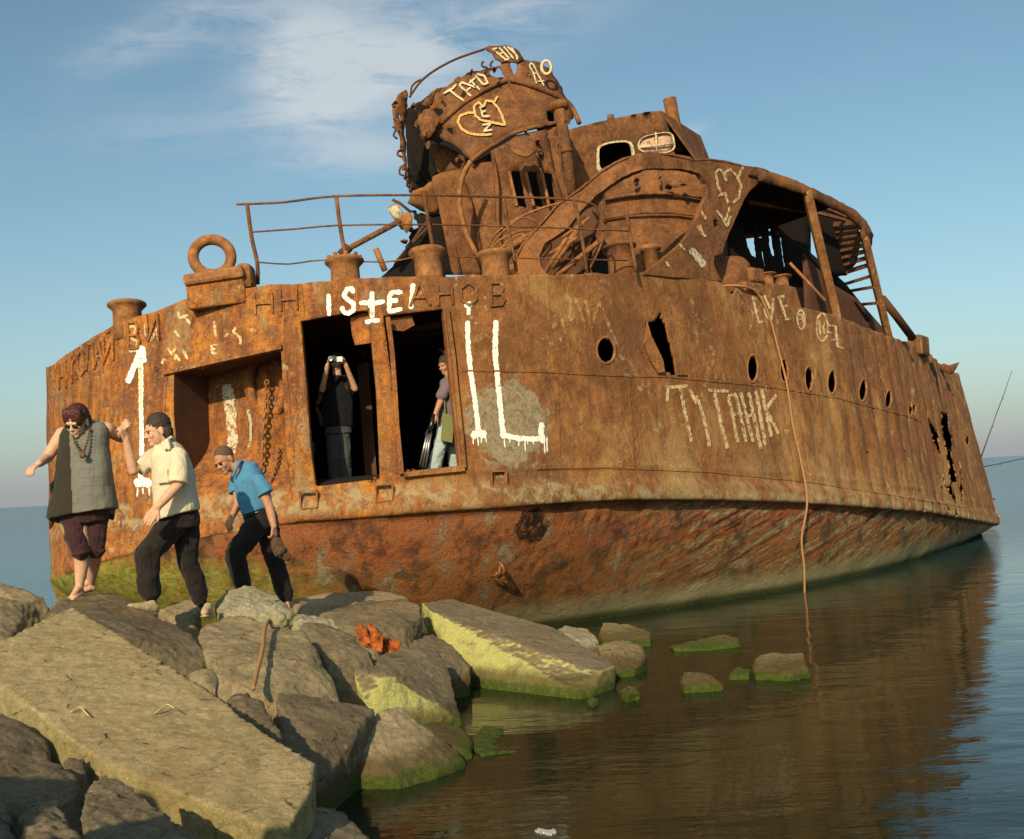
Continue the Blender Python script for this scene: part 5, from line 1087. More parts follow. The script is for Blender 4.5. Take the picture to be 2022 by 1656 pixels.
# ------------------------------------------------------------ people
def skinmat(name, c):
    m, t = newmat(name); p = t.pos(); n = t.noise(p, 30, 4); col_in(t, t.mix(t.maprange(n, .3, .7), tuple(x*.9 for x in c), tuple(min(1, x*1.1) for x in c)))
    t.b.inputs['Roughness'].default_value = .55; t.b.inputs['Subsurface Weight'].default_value = .08; t.b.inputs['Subsurface Radius'].default_value = (.01,.004,.002); t.l.new(t.bump(n, .15, .003), t.b.inputs['Normal']); return m
M['skin'] = skinmat('skin', (.56,.32,.21)); M['skin_tan'] = skinmat('tanned_skin', (.42,.21,.125))
def cloth(name, c, scale=7, var=.12, weave=420, wr=.6, dist=.03):
    m, t = newmat(name); p = t.pos(); n = t.noise(p, weave, 2, .5); w1 = t.noise(t.mapping(p, (1,1,.55), (0,.5,.0)), scale, 5, .55, 1.2); v = t.noise(p, 3, 4)
    cc = t.mix(v, tuple(x*(1-var) for x in c), tuple(min(1, x*(1+var)) for x in c)); col_in(t, cc); t.b.inputs['Roughness'].default_value = .92; t.b.inputs['Specular IOR Level'].default_value = .15
    t.l.new(t.bump(n, .25, .002, t.bump(w1, wr, dist)), t.b.inputs['Normal']); t.b.inputs['Sheen Weight'].default_value = .1; return m
M['cream_shirt'] = cloth('cream_cotton_shirt', (.60,.51,.37)); M['black_trousers'] = cloth('black_trousers', (.020,.015,.013), 6, wr=.9, dist=.05)
M['plum_trousers'] = cloth('dark_plum_trousers', (.045,.019,.020), 8, wr=.9, dist=.05); M['blue_polo'] = cloth('blue_polo', (.07,.22,.38), 8)
M['black_shirt'] = cloth('black_tshirt', (.008,.008,.009)); M['grey_trousers'] = cloth('grey_trousers', (.06,.062,.06)); M['jeans'] = cloth('pale_jeans', (.36,.42,.44)); M['purple_grey'] = cloth('purple_grey_tshirt', (.16,.12,.15))
M['brown_cloth'] = cloth('brown_jacket_cloth', (.10,.055,.03), 12); M['sock'] = cloth('black_sock', (.012,.010,.010)); M['tan_suede'] = cloth('tan_suede', (.45,.33,.18), 20, weave=200)
M['olive'] = cloth('olive_canvas', (.17,.17,.065)); M['panel_black'] = cloth('brown_black_linen', (.035,.028,.020))
m, t = newmat('grey_checked_linen'); p = t.pos(); q = t.mapping(p, (1,1,1)); X, Y, Z = t.xyz(p)[0:3]; wob = t.noise(p, 5, 3)
def lines(co, k, w_): return t.maprange(t.math('ABSOLUTE', t.math('SUBTRACT', t.math('FRACT', t.math('ADD', t.math('MULTIPLY', co, k), t.math('MULTIPLY', wob, .8))), .5)), 0, w_, 1, 0)
ln = t.math('MAXIMUM', lines(X, 9, .035), lines(Z, 15, .07)); br = t.maprange(t.noise(p, 9, 4), .42, .55)
fi_ = t.noise(t.mapping(p, (1,1,3)), 90, 4); base_c = t.mix(fi_, (.10,.098,.085), (.21,.205,.175)); col_in(t, t.mix(t.math('MULTIPLY', t.math('MULTIPLY', ln, br), .45), base_c, (.03,.026,.02)))
w1 = t.noise(t.mapping(p, (1.6,1.6,.5)), 6, 4); t.l.new(t.bump(w1, .6, .03), t.b.inputs['Normal']); M['grey_linen'] = m
M['hair_brown'] = plain('dark_brown_hair', (.045,.028,.018), .6, .5, 160, .8); M['hair_red'] = plain('dark_red_hair', (.06,.013,.010), .5, .6, 150, .9, spec=.4); M['stubble'] = plain('shaved_hair', (.11,.062,.042), .8, .35, 200, .4)
M['black_plastic'] = plain('black_plastic', (.01,.01,.011), .3, .2, 50, .05, spec=.5); M['silver'] = plain('silver_metal', (.40,.39,.37), .35, .1, 50, .02, metal=.8); M['wood_bead'] = plain('brown_beads', (.10,.045,.02), .5, .4, 60, .4)

def capsule_geo(a, b, ra, rb, n=14, m=5):
    a, b = Vector(a), Vector(b); d = (b-a); L = d.length
    if L < 1e-6: d = Vector((0,0,1))
    d = d.normalized(); s = d.orthogonal().normalized(); q = d.cross(s); vs, fs = [], []
    rows = [(a, ra, -math.pi/2+math.pi/2*i/m) for i in range(m+1)]+[(b, rb, math.pi/2*i/m) for i in range(m+1)]
    for c, r, ph in rows:
        rr = max(r*math.cos(ph), 1e-4)
        for k in range(n):
            th = 2*math.pi*k/n; vs.append(c+d*(r*math.sin(ph))+(s*math.cos(th)+q*math.sin(th))*rr)
    R_ = len(rows)
    for i in range(R_-1):
        for k in range(n): fs.append((i*n+k, i*n+(k+1)%n, (i+1)*n+(k+1)%n, (i+1)*n+k))
    fs.append(tuple(range(n))[::-1]); fs.append(tuple((R_-1)*n+k for k in range(n))); return vs, fs
def ellipsoid_geo(c, ax, ay, az, n=18, m=12):
    c, ax, ay, az = map(Vector, (c, ax, ay, az)); vs, fs = [], []
    for i in range(m+1):
        ph = -math.pi/2+math.pi*i/m; cr = max(math.cos(ph), .01)
        for k in range(n):
            th = 2*math.pi*k/n; vs.append(c+ax*(cr*math.cos(th))+ay*(cr*math.sin(th))+az*math.sin(ph))
    for i in range(m):
        for k in range(n): fs.append((i*n+k, i*n+(k+1)%n, (i+1)*n+(k+1)%n, (i+1)*n+k))
    fs.append(tuple(range(n))[::-1]); fs.append(tuple(m*n+k for k in range(n))); return vs, fs
def loft_geo(rings, n=28, power=2.4):
    """rings: (centre, half-width vector, half-depth vector)"""
    vs, fs = [], []
    for c, A, B in rings:
        c, A, B = Vector(c), Vector(A), Vector(B)
        for k in range(n):
            th = 2*math.pi*k/n; x, y = math.cos(th), math.sin(th); f = (abs(x)**power+abs(y)**power)**(-1/power); vs.append(c+A*x*f+B*y*f)
    m = len(rings)
    for i in range(m-1):
        for k in range(n): fs.append((i*n+k, i*n+(k+1)%n, (i+1)*n+(k+1)%n, (i+1)*n+k))
    fs.append(tuple(range(n))[::-1]); fs.append(tuple((m-1)*n+k for k in range(n))); return vs, fs
def fused(name, parts, voxel, mats, parent, smooth_it=3, matf=None, disp=None):
    """fuse overlapping solids into one continuous skin"""
    vs, fs = join_geo(parts); tmp = bpy.data.meshes.new('tmp'); tmp.from_pydata([tuple(v) for v in vs], [], fs)
    bm = bmesh.new(); bm.from_mesh(tmp); bmesh.ops.recalc_face_normals(bm, faces=bm.faces); bm.to_mesh(tmp); bm.free()
    to = bpy.data.objects.new('tmp', tmp); col.objects.link(to)
    r = to.modifiers.new('r', 'REMESH'); r.mode = 'VOXEL'; r.voxel_size = voxel
    if smooth_it: s = to.modifiers.new('s', 'SMOOTH'); s.iterations = smooth_it; s.factor = .5
    if disp:
        tx = bpy.data.textures.new('t', 'CLOUDS'); tx.noise_scale = disp[0]; tx.noise_depth = 2; d = to.modifiers.new('d', 'DISPLACE'); d.texture = tx; d.texture_coords = 'GLOBAL'; d.strength = disp[1]
    dg = bpy.context.evaluated_depsgraph_get(); dg.update(); me = bpy.data.meshes.new_from_object(to.evaluated_get(dg))
    bpy.data.objects.remove(to); me.name = name; me.materials.clear()
    mats = mats if isinstance(mats, (list, tuple)) else [mats]
    o = bpy.data.objects.new(name, me); col.objects.link(o)
    for m_ in mats: me.materials.append(M[m_])
    for f in me.polygons:
        f.use_smooth = True
        if matf: f.material_index = matf(f.center)
    if parent is not None: o.parent = parent; o.matrix_parent_inverse = parent.matrix_world.inverted()
    return o
X_, Y_, Z_ax = Vector((1,0,0)), Vector((0,1,0)), Vector((0,0,1))
def head_geo(c, f, up, s=1.0, female=False):
    """c centre of the skull, f facing, up crown direction; head is ~.235 m high at s=1"""
    f = Vector(f).normalized(); up = Vector(up); up = (up-f*up.dot(f)).normalized(); r = f.cross(up)
    c = Vector(c); g = [ellipsoid_geo(c+up*.03*s-f*.01*s, r*.076*s, f*.094*s, up*.088*s), ellipsoid_geo(c-up*.035*s+f*.022*s, r*.060*s, f*.066*s, up*.078*s),
        ellipsoid_geo(c-up*.092*s+f*.060*s, r*.030*s, f*.026*s, up*.020*s),           # chin
        capsule_geo(c+up*.008*s+f*.082*s, c-up*.028*s+f*.099*s, .008*s, .012*s, 8, 3),     # nose
        capsule_geo(c-up*.03*s+f*.092*s-r*.011*s, c-up*.03*s+f*.092*s+r*.011*s, .009*s, .009*s, 8, 3),
        capsule_geo(c+up*.020*s+f*.080*s-r*.036*s, c+up*.020*s+f*.080*s+r*.036*s, .012*s, .012*s, 8, 3),   # brow
        capsule_geo(c-up*.058*s+f*.082*s-r*.018*s, c-up*.058*s+f*.082*s+r*.018*s, .007*s, .007*s, 8, 3),   # lips
        capsule_geo(c-up*.068*s+f*.080*s-r*.014*s, c-up*.068*s+f*.080*s+r*.014*s, .007*s, .007*s, 8, 3),
        ellipsoid_geo(c-up*.028*s+f*.062*s-r*.040*s, r*.022*s, f*.020*s, up*.022*s), ellipsoid_geo(c-up*.028*s+f*.062*s+r*.040*s, r*.022*s, f*.020*s, up*.022*s)]
    for sg in (-1, 1): g.append(ellipsoid_geo(c-up*.008*s-f*.012*s+r*sg*.080*s, r*.010*s, f*.020*s, up*.034*s, 10, 8))
    return g, f, up, r
def eyes(c, f, up, r, parent, s=1.0):
    for sg in (-1, 1): mesh('eye', *ellipsoid_geo(Vector(c)+f*.083*s+r*sg*.031*s-up*.002*s, r*.011, f*.008, up*.0055, 10, 8), 'black_plastic', parent, True)
def hand_geo(w, d, nrm, curl=.5, s=1.0, side=1, spread=.2):
    """w wrist, d direction to the knuckles, nrm back of the hand; palm, four fingers with two bends each, thumb from the side"""
    w = Vector(w); d = Vector(d).normalized(); nrm = Vector(nrm); nrm = (nrm-d*nrm.dot(d)).normalized(); x = d.cross(nrm)*side; g = []
    for k, o in enumerate((-.030,-.010,.011,.030)): g.append(capsule_geo(w+x*o*.6*s, w+d*.082*s+x*o*s, .014*s, .0115*s, 8, 3))
    for k, (o, L) in enumerate(((-.030,.070),(-.010,.080),(.011,.074),(.030,.058))):
        p = w+d*.085*s+x*o*s; a = curl*.8; dd = (d+x*o*spread*6)
        dd.normalize()
        for seg_, (fr, r0, r1) in enumerate(((.42,.0098,.0092),(.32,.0092,.0085),(.26,.0085,.0072))):
            q = dd*math.cos(a)-nrm*math.sin(a); p2 = p+q*L*fr*s; g.append(capsule_geo(p, p2, r0*s, r1*s, 8, 3)); p = p2; a += curl*.9
    t0 = w+d*.028*s-x*.022*s; t1 = t0+(d*.75-x*.75-nrm*.35*curl).normalized()*.042*s; t2 = t1+(d*1-x*.25-nrm*.7*curl).normalized()*.032*s
    g += [capsule_geo(t0, t1, .015*s, .0115*s, 8, 3), capsule_geo(t1, t2, .0115*s, .009*s, 8, 3)]; return g
def limb(pts, rs): return [capsule_geo(pts[i], pts[i+1], rs[i], rs[i+1]) for i in range(len(pts)-1)]
def sleeve(pts, rs): return [tube_geo(smoothpts(pts, 4), list(np.interp(np.linspace(0, len(rs)-1, (len(pts)-1)*4+1), range(len(rs)), rs)), 18), capsule_geo(pts[0], Vector(pts[0])+(Vector(pts[1])-Vector(pts[0]))*.2, rs[0], rs[0])]
def foot_geo(ankle, d, s=1.0, toes=True):
    a = Vector(ankle); d = Vector(d).normalized(); x = d.cross(Z_ax).normalized(); b = a-Z_ax*.055*s
    g = [capsule_geo(a, b-d*.03*s, .034*s, .030*s), capsule_geo(b-d*.035*s, b+d*.10*s-Z_ax*.012*s, .028*s, .024*s), capsule_geo(a+d*.01*s, b+d*.11*s, .03*s, .02*s)]
    for k, (o, L, r) in enumerate(((-.03,.055,.0125),(-.012,.05,.009),(.003,.045,.0085),(.017,.04,.008),(.03,.032,.0075))):
        p = b+d*.10*s-Z_ax*.018*s+x*o*s; g.append(capsule_geo(p, p+d*L*s, r*1.25*s, r*s, 8, 3))
    for o in (-.022, 0, .02): g.append(capsule_geo(b+x*o*.6*s, b+d*.11*s-Z_ax*.012*s+x*o*s, .022*s, .017*s))
    return g
def hair_cap(name, c, f, up, r, s, mat, parent, fringe=0, back=0, dispv=(.02,.012), top=1.0):
    g = [ellipsoid_geo(c+up*(.046)*s-f*.018*s, r*.079*s, f*.092*s, up*.086*s*top)]
    if back: g.append(ellipsoid_geo(c-up*.02*s-f*.055*s, r*.078*s, f*.055*s, up*(.07+back)*s))
    if fringe: g += [ellipsoid_geo(c+up*.055*s+f*.042*s+r*q*.03*s, r*.032*s, f*.036*s, up*(.03+fringe)*s) for q in (-1.6,-.5,.5,1.6)]
    return fused(name, g, .0055, mat, parent, 1, disp=(.013, .016) if mat != 'stubble' else (.02,.003))
def person(label, u, v, d):
    return thing('person', label, 'person', P(u, v, d))

def rg(u, v, d, hw, dp, tx=0, slant=0): return (P(u, v, d), Vector((hw,0,tx)), Vector((0,dp,slant)))
# --- barefoot woman on the slab
d0 = 9.1
wm = person('barefoot woman with dark red hair and sunglasses in a sleeveless grey and black tunic', 160, 1178, d0)
hc = P(153,833,8.98); hg, f_, u_, r_ = head_geo(hc, (-.22,-.88,-.38), (-.05,-.5,.85), 1.02, True)
sh_r, sh_l = P(124,856,9.1), P(211,846,9.15); el_r = P(93,902,9.05); wr_r = P(78,914,8.86); el_l = P(238,862,9.32); wr_l = P(243,853,9.14)
body = hg+[capsule_geo(P(160,845,9.06), hc-u_*.04, .062, .058), capsule_geo(P(162,1000,9.12), P(165,880,9.1), .15, .14), capsule_geo(sh_r, sh_l, .06, .06)]
body += limb([sh_r, el_r, wr_r], [.062,.046,.030])+hand_geo(wr_r, P(66,921,8.80)-wr_r, (-.2,-.5,.9), .55, 1.0, -1)+limb([sh_l, el_l, wr_l], [.062,.046,.030])+hand_geo(wr_l, P(246,838,9.08)-wr_l, (-.5,-.8,.1), 1.1, 1.0)
kneeA, ankA = P(162,1078,9.05), P(157,1156,9.08); kneeB, ankB = P(186,1080,9.15), P(180,1148,9.42)
body += limb([P(148,1010,9.1), kneeA, (kneeA*.6+ankA*.4)+Vector((0,.02,0)), ankA], [.10,.066,.060,.034])+limb([P(186,1010,9.14), kneeB, (kneeB*.6+ankB*.4)+Vector((0,.02,0)), ankB], [.10,.066,.058,.034])
body += foot_geo(ankA+Vector((0,-.01,-.01)), (-.12,-1,-.05))+foot_geo(ankB+Vector((-.02,0,0)), (-.75,-.6,-.1))
fused('body', body, .0062, 'skin', wm, 2)
hair_cap('hair', hc, f_, u_, r_, 1.10, 'hair_red', wm, .035, .03, (.03,.02), 1.05)
for sg in (-1, 1): mesh('sunglasses_lens', *ellipsoid_geo(hc+f_*.092+r_*sg*.034, r_*.027, f_*.006, u_*.017, 14, 8), 'black_plastic', wm, True)
def tun(c, hw, dp, tilt=0): return (c, Vector((hw,0,tilt)), Vector((0,dp,0)))
tg = [tun(P(163,828,9.1),.07,.06), tun(P(165,840,9.1),.17,.085,.02), tun(P(165,852,9.1),.205,.11,.02), tun(P(165,880,9.1),.205,.15), tun(P(166,920,9.1),.222,.165), tun(P(165,965,9.1),.25,.18), tun(P(163,1012,9.1),.28,.19,.03)]
gs = [loft_geo(tg)]
gs += [capsule_geo(P(116,985,9.1), P(99,1042,9.1), .045, .012), capsule_geo(P(112,960,9.1), P(116,1025,9.1), .06, .03), capsule_geo(P(122,990,9.02), P(128,1016,9.0), .05, .03), capsule_geo(P(219,980,9.2), P(222,1022,9.22), .035, .02), capsule_geo(P(210,985,9.2), P(212,1020,9.2), .03, .02)]
def tunmat(c):
    u, v = proj(c); return 1 if (u < 136+(v-840)*.045 or v > 1012 and u > 200) else 0
fused('tunic', gs, .009, ['grey_linen','panel_black'], wm, 3, tunmat, disp=(.22,.035))
fused('trousers', [loft_geo([rg(166,985,9.12,.19,.15), rg(166,1010,9.12,.20,.15), rg(167,1030,9.12,.185,.14)])]+limb([P(150,1004,9.12), P(150,1060,9.04), P(160,1088,9.03)], [.10,.092,.074])+limb([P(186,1004,9.14), P(190,1055,9.13), P(186,1084,9.13)], [.10,.09,.076])+[ring_geo(P(160,1091,9.03), (.070,0,.012), (0,.070,0), .013, 20, 8), ring_geo(P(187,1086,9.13), (.072,0,-.005), (0,.072,0), .013, 20, 8)], .008, 'plum_trousers', wm, 3, disp=(.09,.03))
nk = [P(143,850,8.95), P(148,872,8.92), P(158,889,8.90), P(162,893,8.89), P(166,888,8.90), P(173,868,8.93), P(178,846,8.97)]
g = [ellipsoid_geo(q, (.011,0,0), (0,.011,0), (0,0,.011), 8, 6) for q in smoothpts(nk, 4)]+[ellipsoid_geo(P(163,898,8.88), (.026,0,0), (0,.014,0), (0,0,.026))]
mesh('necklace', *join_geo(g), 'wood_bead', wm, True)

# --- man in the cream shirt
d1 = 9.3
mn = person('man in a cream short sleeved shirt and tan shoes, holding a woman by the hand', 330, 1210, d1)
hc = P(311,850,9.22); hg, f_, u_, r_ = head_geo(hc, (-.84,-.52,-.20), (-.25,-.1,1), 1.08)
s_n, s_f = P(352,898,9.12), P(306,896,9.42); e_f, w_f = P(263,928,9.2), P(249,866,9.12); e_n, w_n = P(354,953,9.02), P(311,1000,8.92)
body = hg+[capsule_geo(P(336,882,9.28), hc-u_*.03-f_*.02, .066, .062), capsule_geo(P(352,1010,9.3), P(338,900,9.28), .13, .13), capsule_geo(s_n, s_f, .05, .05)]
body += limb([s_f, e_f, (e_f+w_f)/2, w_f], [.05,.042,.040,.029])+hand_geo(w_f, P(243,846,9.08)-w_f, (.6,-.5,.2), 1.2, 1.05, -1)
body += limb([s_n, e_n, (e_n+w_n)/2, w_n], [.05,.044,.042,.030])+hand_geo(w_n, P(294,1024,8.88)-w_n, (.3,-.9,.3), .28, 1.08, 1)
kF, aF, kR, aR = P(290,1092,9.15), P(299,1196,9.2), P(372,1108,9.45), P(404,1203,9.6)
body += limb([P(340,1030,9.25), kF, aF], [.09,.055,.035])+limb([P(368,1030,9.38), kR, aR], [.09,.055,.035])
fused('body', body, .0062, 'skin', mn, 2); eyes(hc, f_, u_, r_, mn, 1.06)
hair_cap('hair', hc, f_, u_, r_, 1.14, 'hair_brown', mn, 0, .012, (.025,.018))
def rg(u, v, d, hw, dp, tx=0, slant=0): return (P(u, v, d), Vector((hw,0,tx)), Vector((0,dp,slant)))
gs = [loft_geo([rg(336,872,9.28,.06,.07,.0), rg(337,884,9.28,.125,.16,-.035), rg(336,902,9.28,.150,.20,-.02), rg(343,935,9.28,.168,.20,0), rg(345,970,9.28,.172,.195,.01), rg(349,1000,9.28,.182,.19,.03), rg(350,1016,9.28,.182,.19,.042)])]
gs += sleeve([s_n, P(353,928,9.05), P(351,954,9.01)], [.072,.080,.086])+sleeve([s_f, P(290,912,9.3), P(274,924,9.24)], [.070,.076,.080])
fused('shirt', gs, .009, 'cream_shirt', mn, 2, disp=(.07,.014))
fused('shirt_collar', [capsule_geo(P(322,874,9.12), P(338,862,9.2), .014, .014), capsule_geo(P(338,862,9.2), P(345,868,9.36), .014, .014), capsule_geo(P(322,874,9.12), P(326,886,9.08), .018, .01), capsule_geo(P(330,868,9.13), P(334,884,9.08), .016, .016)], .006, 'cream_shirt', mn, 1)
mesh('shirt_pocket', *box_geo(P(322,940,9.07), (.045,-.004,.003), (0,.02,0), (0,0,.05)), 'cream_shirt', mn)
fused('trousers', [loft_geo([rg(351,1003,9.3,.155,.14,.035), rg(352,1022,9.3,.175,.16,.02), rg(354,1040,9.3,.17,.16,0)])]+limb([P(340,1036,9.25), kF, P(292,1140,9.16), P(296,1166,9.18)], [.118,.098,.098,.092])+limb([P(366,1036,9.38), kR, P(386,1150,9.5), P(394,1178,9.54)], [.118,.088,.08,.072]), .009, 'black_trousers', mn, 3, disp=(.10,.035))
fused('sock', limb([P(297,1165,9.18), P(300,1202,9.2)], [.046,.046]), .008, 'sock', mn, 1); fused('sock', limb([P(396,1178,9.55), P(405,1206,9.6)], [.042,.044]), .008, 'sock', mn, 1)
def shoe(heel, toe, parent, mat='tan_suede', w_=.045):
    h, t_ = Vector(heel), Vector(toe); d = t_-h; up = Z_ax
    g = [capsule_geo(h, h+d*.35, w_*1.0, w_*1.05), capsule_geo(h+d*.3, t_-up*.008, w_*1.02, w_*.72), capsule_geo(h+d*.05+up*.03, h+d*.45+up*.01, w_*.85, w_*.7)]
    s_ = fused('shoe', g, .007, mat, parent, 2); sd_ = d.cross(up).normalized()
    sole = loft_geo([(h-d.normalized()*.035-up*.045, sd_*.02, d.normalized()*.01), (h-up*.045, sd_*w_*1.05, up*.014), (h+d*.5-up*.047, sd_*w_*1.08, up*.013), (t_-up*.042, sd_*w_*.8, up*.012), (t_+d.normalized()*.035-up*.036, sd_*.02, up*.008)], 16)
    mesh('sole', *sole, mat, s_, True); return s_
shoe(P(303,1200,9.1), P(258,1196,8.92), mn); shoe(P(411,1204,9.4), P(404,1206,9.2), mn)

# --- man in the blue polo
d2 = 10.7
bl = person('man with shaved head in a blue polo shirt bending forward, brown garment in his hand', 520, 1190, d2)
hc = P(444,908,10.6); hg, f_, u_, r_ = head_geo(hc, (-.50,-.72,-.45), (-.45,-.3,.85), 1.06)
s_n, s_f = P(510,948,10.5), P(468,946,10.82); e_n, w_n = P(532,1000,10.46), P(541,1038,10.4); e_f, w_f = P(470,995,10.7), P(459,1018,10.6)
body = hg+[capsule_geo(P(482,930,10.66), hc-u_*.03-f_*.02, .066, .064), capsule_geo(P(515,1010,10.7), P(492,945,10.68), .12, .13), capsule_geo(s_n, s_f, .05, .05)]
body += limb([s_n, e_n, (e_n+w_n)/2, w_n], [.05,.043,.04,.03])+hand_geo(w_n, P(541,1056,10.38)-w_n, (.9,-.5,0), .9, 1.0, 1)+limb([s_f, e_f, w_f], [.05,.042,.03])+hand_geo(w_f, P(452,1033,10.55)-w_f, (-.4,-.8,.2), .6, 1.0, -1)
kF, aF, kR, aR = P(464,1092,10.55), P(478,1170,10.65), P(540,1094,10.75), P(565,1188,10.8)
body += limb([P(508,1030,10.62), kF, aF], [.09,.055,.035])+limb([P(528,1030,10.76), kR, aR], [.09,.055,.035])+foot_geo(aR+Vector((0,0,.03)), (.3,-.6,-.3), .95)
fused('body', body, .0068, 'skin_tan', bl, 2)
hair_cap('hair', hc+u_*.004-f_*.004, f_, u_, r_, 1.07, 'stubble', bl, 0, .0, (.02,.004))
for sg in (-1, 1): mesh('sunglasses_lens', *ellipsoid_geo(hc+f_*.090+r_*sg*.034, r_*.024, f_*.005, u_*.011, 14, 8), 'black_plastic', bl, True)
ax_ = Vector((.15,0,.045)); 
def rb(u, v, hw, dp, t_): return (P(u, v, 10.68), Vector((hw,0,t_)), Vector((0,dp,0)))
gs = [loft_geo([rb(478,920,.05,.07,.06), rb(484,930,.11,.14,.08), rb(491,945,.135,.19,.06), rb(499,970,.155,.18,.05), rb(505,992,.15,.165,.045), rb(509,1008,.14,.155,.04)])]+sleeve([s_n, P(518,960,10.48), P(525,974,10.47)], [.068,.074,.080])+sleeve([s_f, P(466,960,10.79), P(467,972,10.77)], [.068,.072,.076])
fused('polo_shirt', gs, .009, 'blue_polo', bl, 2, disp=(.07,.014))
fused('polo_collar', [capsule_geo(P(466,925,10.5), P(474,909,10.58), .016, .016), capsule_geo(P(474,909,10.58), P(482,912,10.72), .016, .014), capsule_geo(P(466,925,10.5), P(460,940,10.5), .018, .008)], .006, 'blue_polo', bl, 1)
mesh('belt', *ring_geo(P(511,1011,10.7), (.137,0,.04), (0,.145,0), .018, 28, 8), 'black_plastic', bl, True)
fused('trousers', [loft_geo([(P(511,1008,10.7), (.138,0,.042), (0,.15,0)), (P(516,1026,10.7), (.15,0,.02), (0,.155,0)), (P(518,1040,10.7), (.15,0,0), (0,.15,0))])]+limb([P(508,1034,10.62), kF, P(472,1130,10.58), P(480,1158,10.6)], [.115,.100,.094,.082])+limb([P(526,1034,10.76), kR, P(555,1145,10.78), P(563,1176,10.8)], [.118,.098,.09,.078]), .009, 'black_trousers', bl, 3, disp=(.10,.035))
shoe(P(480,1176,10.64), P(468,1182,10.45), bl, 'black_plastic', .04)
bc = fused('garment', [capsule_geo(P(541,1056,10.4), P(552,1085,10.42), .02, .07), capsule_geo(P(548,1075,10.4), P(566,1098,10.45), .045, .04), capsule_geo(P(540,1060,10.42), P(537,1085,10.44), .02, .04)], .008, 'brown_cloth', None, 2, disp=(.06,.05)); tag(bc, 'dark brown garment hanging from the hand of the man in blue', 'garment')

# --- man filming in the first doorway
d3 = 14.45
cm = person('man in black T-shirt and grey trousers standing in the left doorway filming', 668, 952, d3)
hc = P(664,715,d3); hg, f_, u_, r_ = head_geo(hc, (-.05,-1,-.1), (0,-.1,1), 1.0)
sl, sr = P(646,752,d3), P(686,752,d3); eL, eR = P(636,770,14.2), P(701,768,14.2); wL, wR = P(647,722,14.02), P(683,722,14.02)
body = hg+[capsule_geo(P(666,745,d3), hc-u_*.03, .06, .058), capsule_geo(P(667,830,d3), P(666,772,d3), .11, .11), capsule_geo(sl, sr, .055, .055)]
body += limb([sl, eL, wL], [.05,.042,.03])+hand_geo(wL, P(650,708,13.98)-wL, (-1,-.3,0), .9, .95, 1)+limb([sr, eR, wR], [.05,.042,.03])+hand_geo(wR, P(677,708,13.98)-wR, (1,-.3,0), .9, .95, -1)
body += limb([P(658,840,d3), P(659,900,d3), P(662,943,d3)], [.09,.06,.04])+limb([P(678,840,d3), P(682,900,d3), P(684,943,d3)], [.09,.06,.04])
fused('body', body, .0075, 'skin', cm, 2); hair_cap('hair', hc, f_, u_, r_, 1.05, 'hair_brown', cm, .0, .01, (.025,.012))
fused('tshirt', [loft_geo([(P(666,742,d3), (.07,0,0), (0,.07,0)), (P(666,750,d3), (.19,0,0), (0,.11,0)), (P(667,780,d3), (.20,0,0), (0,.14,0)), (P(667,842,d3), (.20,0,0), (0,.14,0))])]+sleeve([sl, P(643,760,14.35), P(638,768,14.25)], [.07,.075,.08])+sleeve([sr, P(692,760,14.35), P(698,768,14.25)], [.07,.075,.08]), .01, 'black_shirt', cm, 2, disp=(.1,.02))
fused('trousers', [loft_geo([(P(667,836,d3), (.175,0,0), (0,.13,0)), (P(668,855,d3), (.18,0,0), (0,.135,0))])]+limb([P(659,855,d3), P(659,900,14.4), P(661,942,d3)], [.10,.088,.085])+limb([P(677,855,d3), P(680,900,14.4), P(683,942,d3)], [.10,.088,.085]), .01, 'grey_trousers', cm, 3, disp=(.1,.03))
for u in (660, 684): shoe(P(u, 951, 14.45), P(u-1, 953, 14.28), cm, 'black_plastic', .045)
vc = thing('video_camera', 'small silver and black camera held up by the man in the left doorway', 'camera', P(661,718,13.95))
mods(mesh('camera_body', *box_geo(P(657,710,13.95), (.055,0,0), (0,.05,0), (0,0,.042)), 'black_plastic', vc), bevel=.01)
mods(mesh('screen', *box_geo(P(670,710,13.93), (.045,0,0), (0,.012,0), (0,0,.034)), 'silver', vc), bevel=.004)
mesh('lens', *lathe_geo(P(654,710,13.9), (0,-1,0), [(.028,0),(.030,.04),(.024,.045),(.018,.03)]), 'silver', vc, True)

# --- man with the tripod behind the second doorway
d4 = 14.2
tm = person('man in grey T-shirt and pale jeans walking behind the right doorway with a tripod', 875, 925, d4)
hc = P(880,722,d4); hg, f_, u_, r_ = head_geo(hc, (-.6,-.6,-.25), (0,0,1), 1.0)
sn = P(884,762,14.05); en = P(869,795,13.98); wn = P(860,818,13.95)
body = hg+[capsule_geo(P(888,745,d4), hc-u_*.03, .06, .058), capsule_geo(P(884,832,d4), P(890,765,d4), .12, .14)]+limb([sn, en, wn], [.05,.044,.03])+hand_geo(wn, P(855,830,13.94)-wn, (-.3,-.9,.2), 1.2, 1.0, 1)
body += limb([P(878,850,14.1), P(866,890,14.1), P(852,945,14.15)], [.09,.06,.04])+limb([P(892,850,14.3), P(896,890,14.3), P(902,945,14.35)], [.09,.06,.04])
fused('body', body, .0075, 'skin_tan', tm, 2); hair_cap('hair', hc, f_, u_, r_, 1.08, 'hair_brown', tm, 0, .01, (.025,.012))
fused('tshirt', [loft_geo([(P(890,744,d4), (.07,0,0), (0,.07,0)), (P(889,752,d4), (.13,0,0), (0,.14,0)), (P(886,790,d4), (.14,0,0), (0,.17,0)), (P(883,836,d4), (.13,0,0), (0,.16,0))])]+limb([sn, P(873,782,14.0)], [.08,.078]), .01, 'purple_grey', tm, 2, disp=(.1,.02))
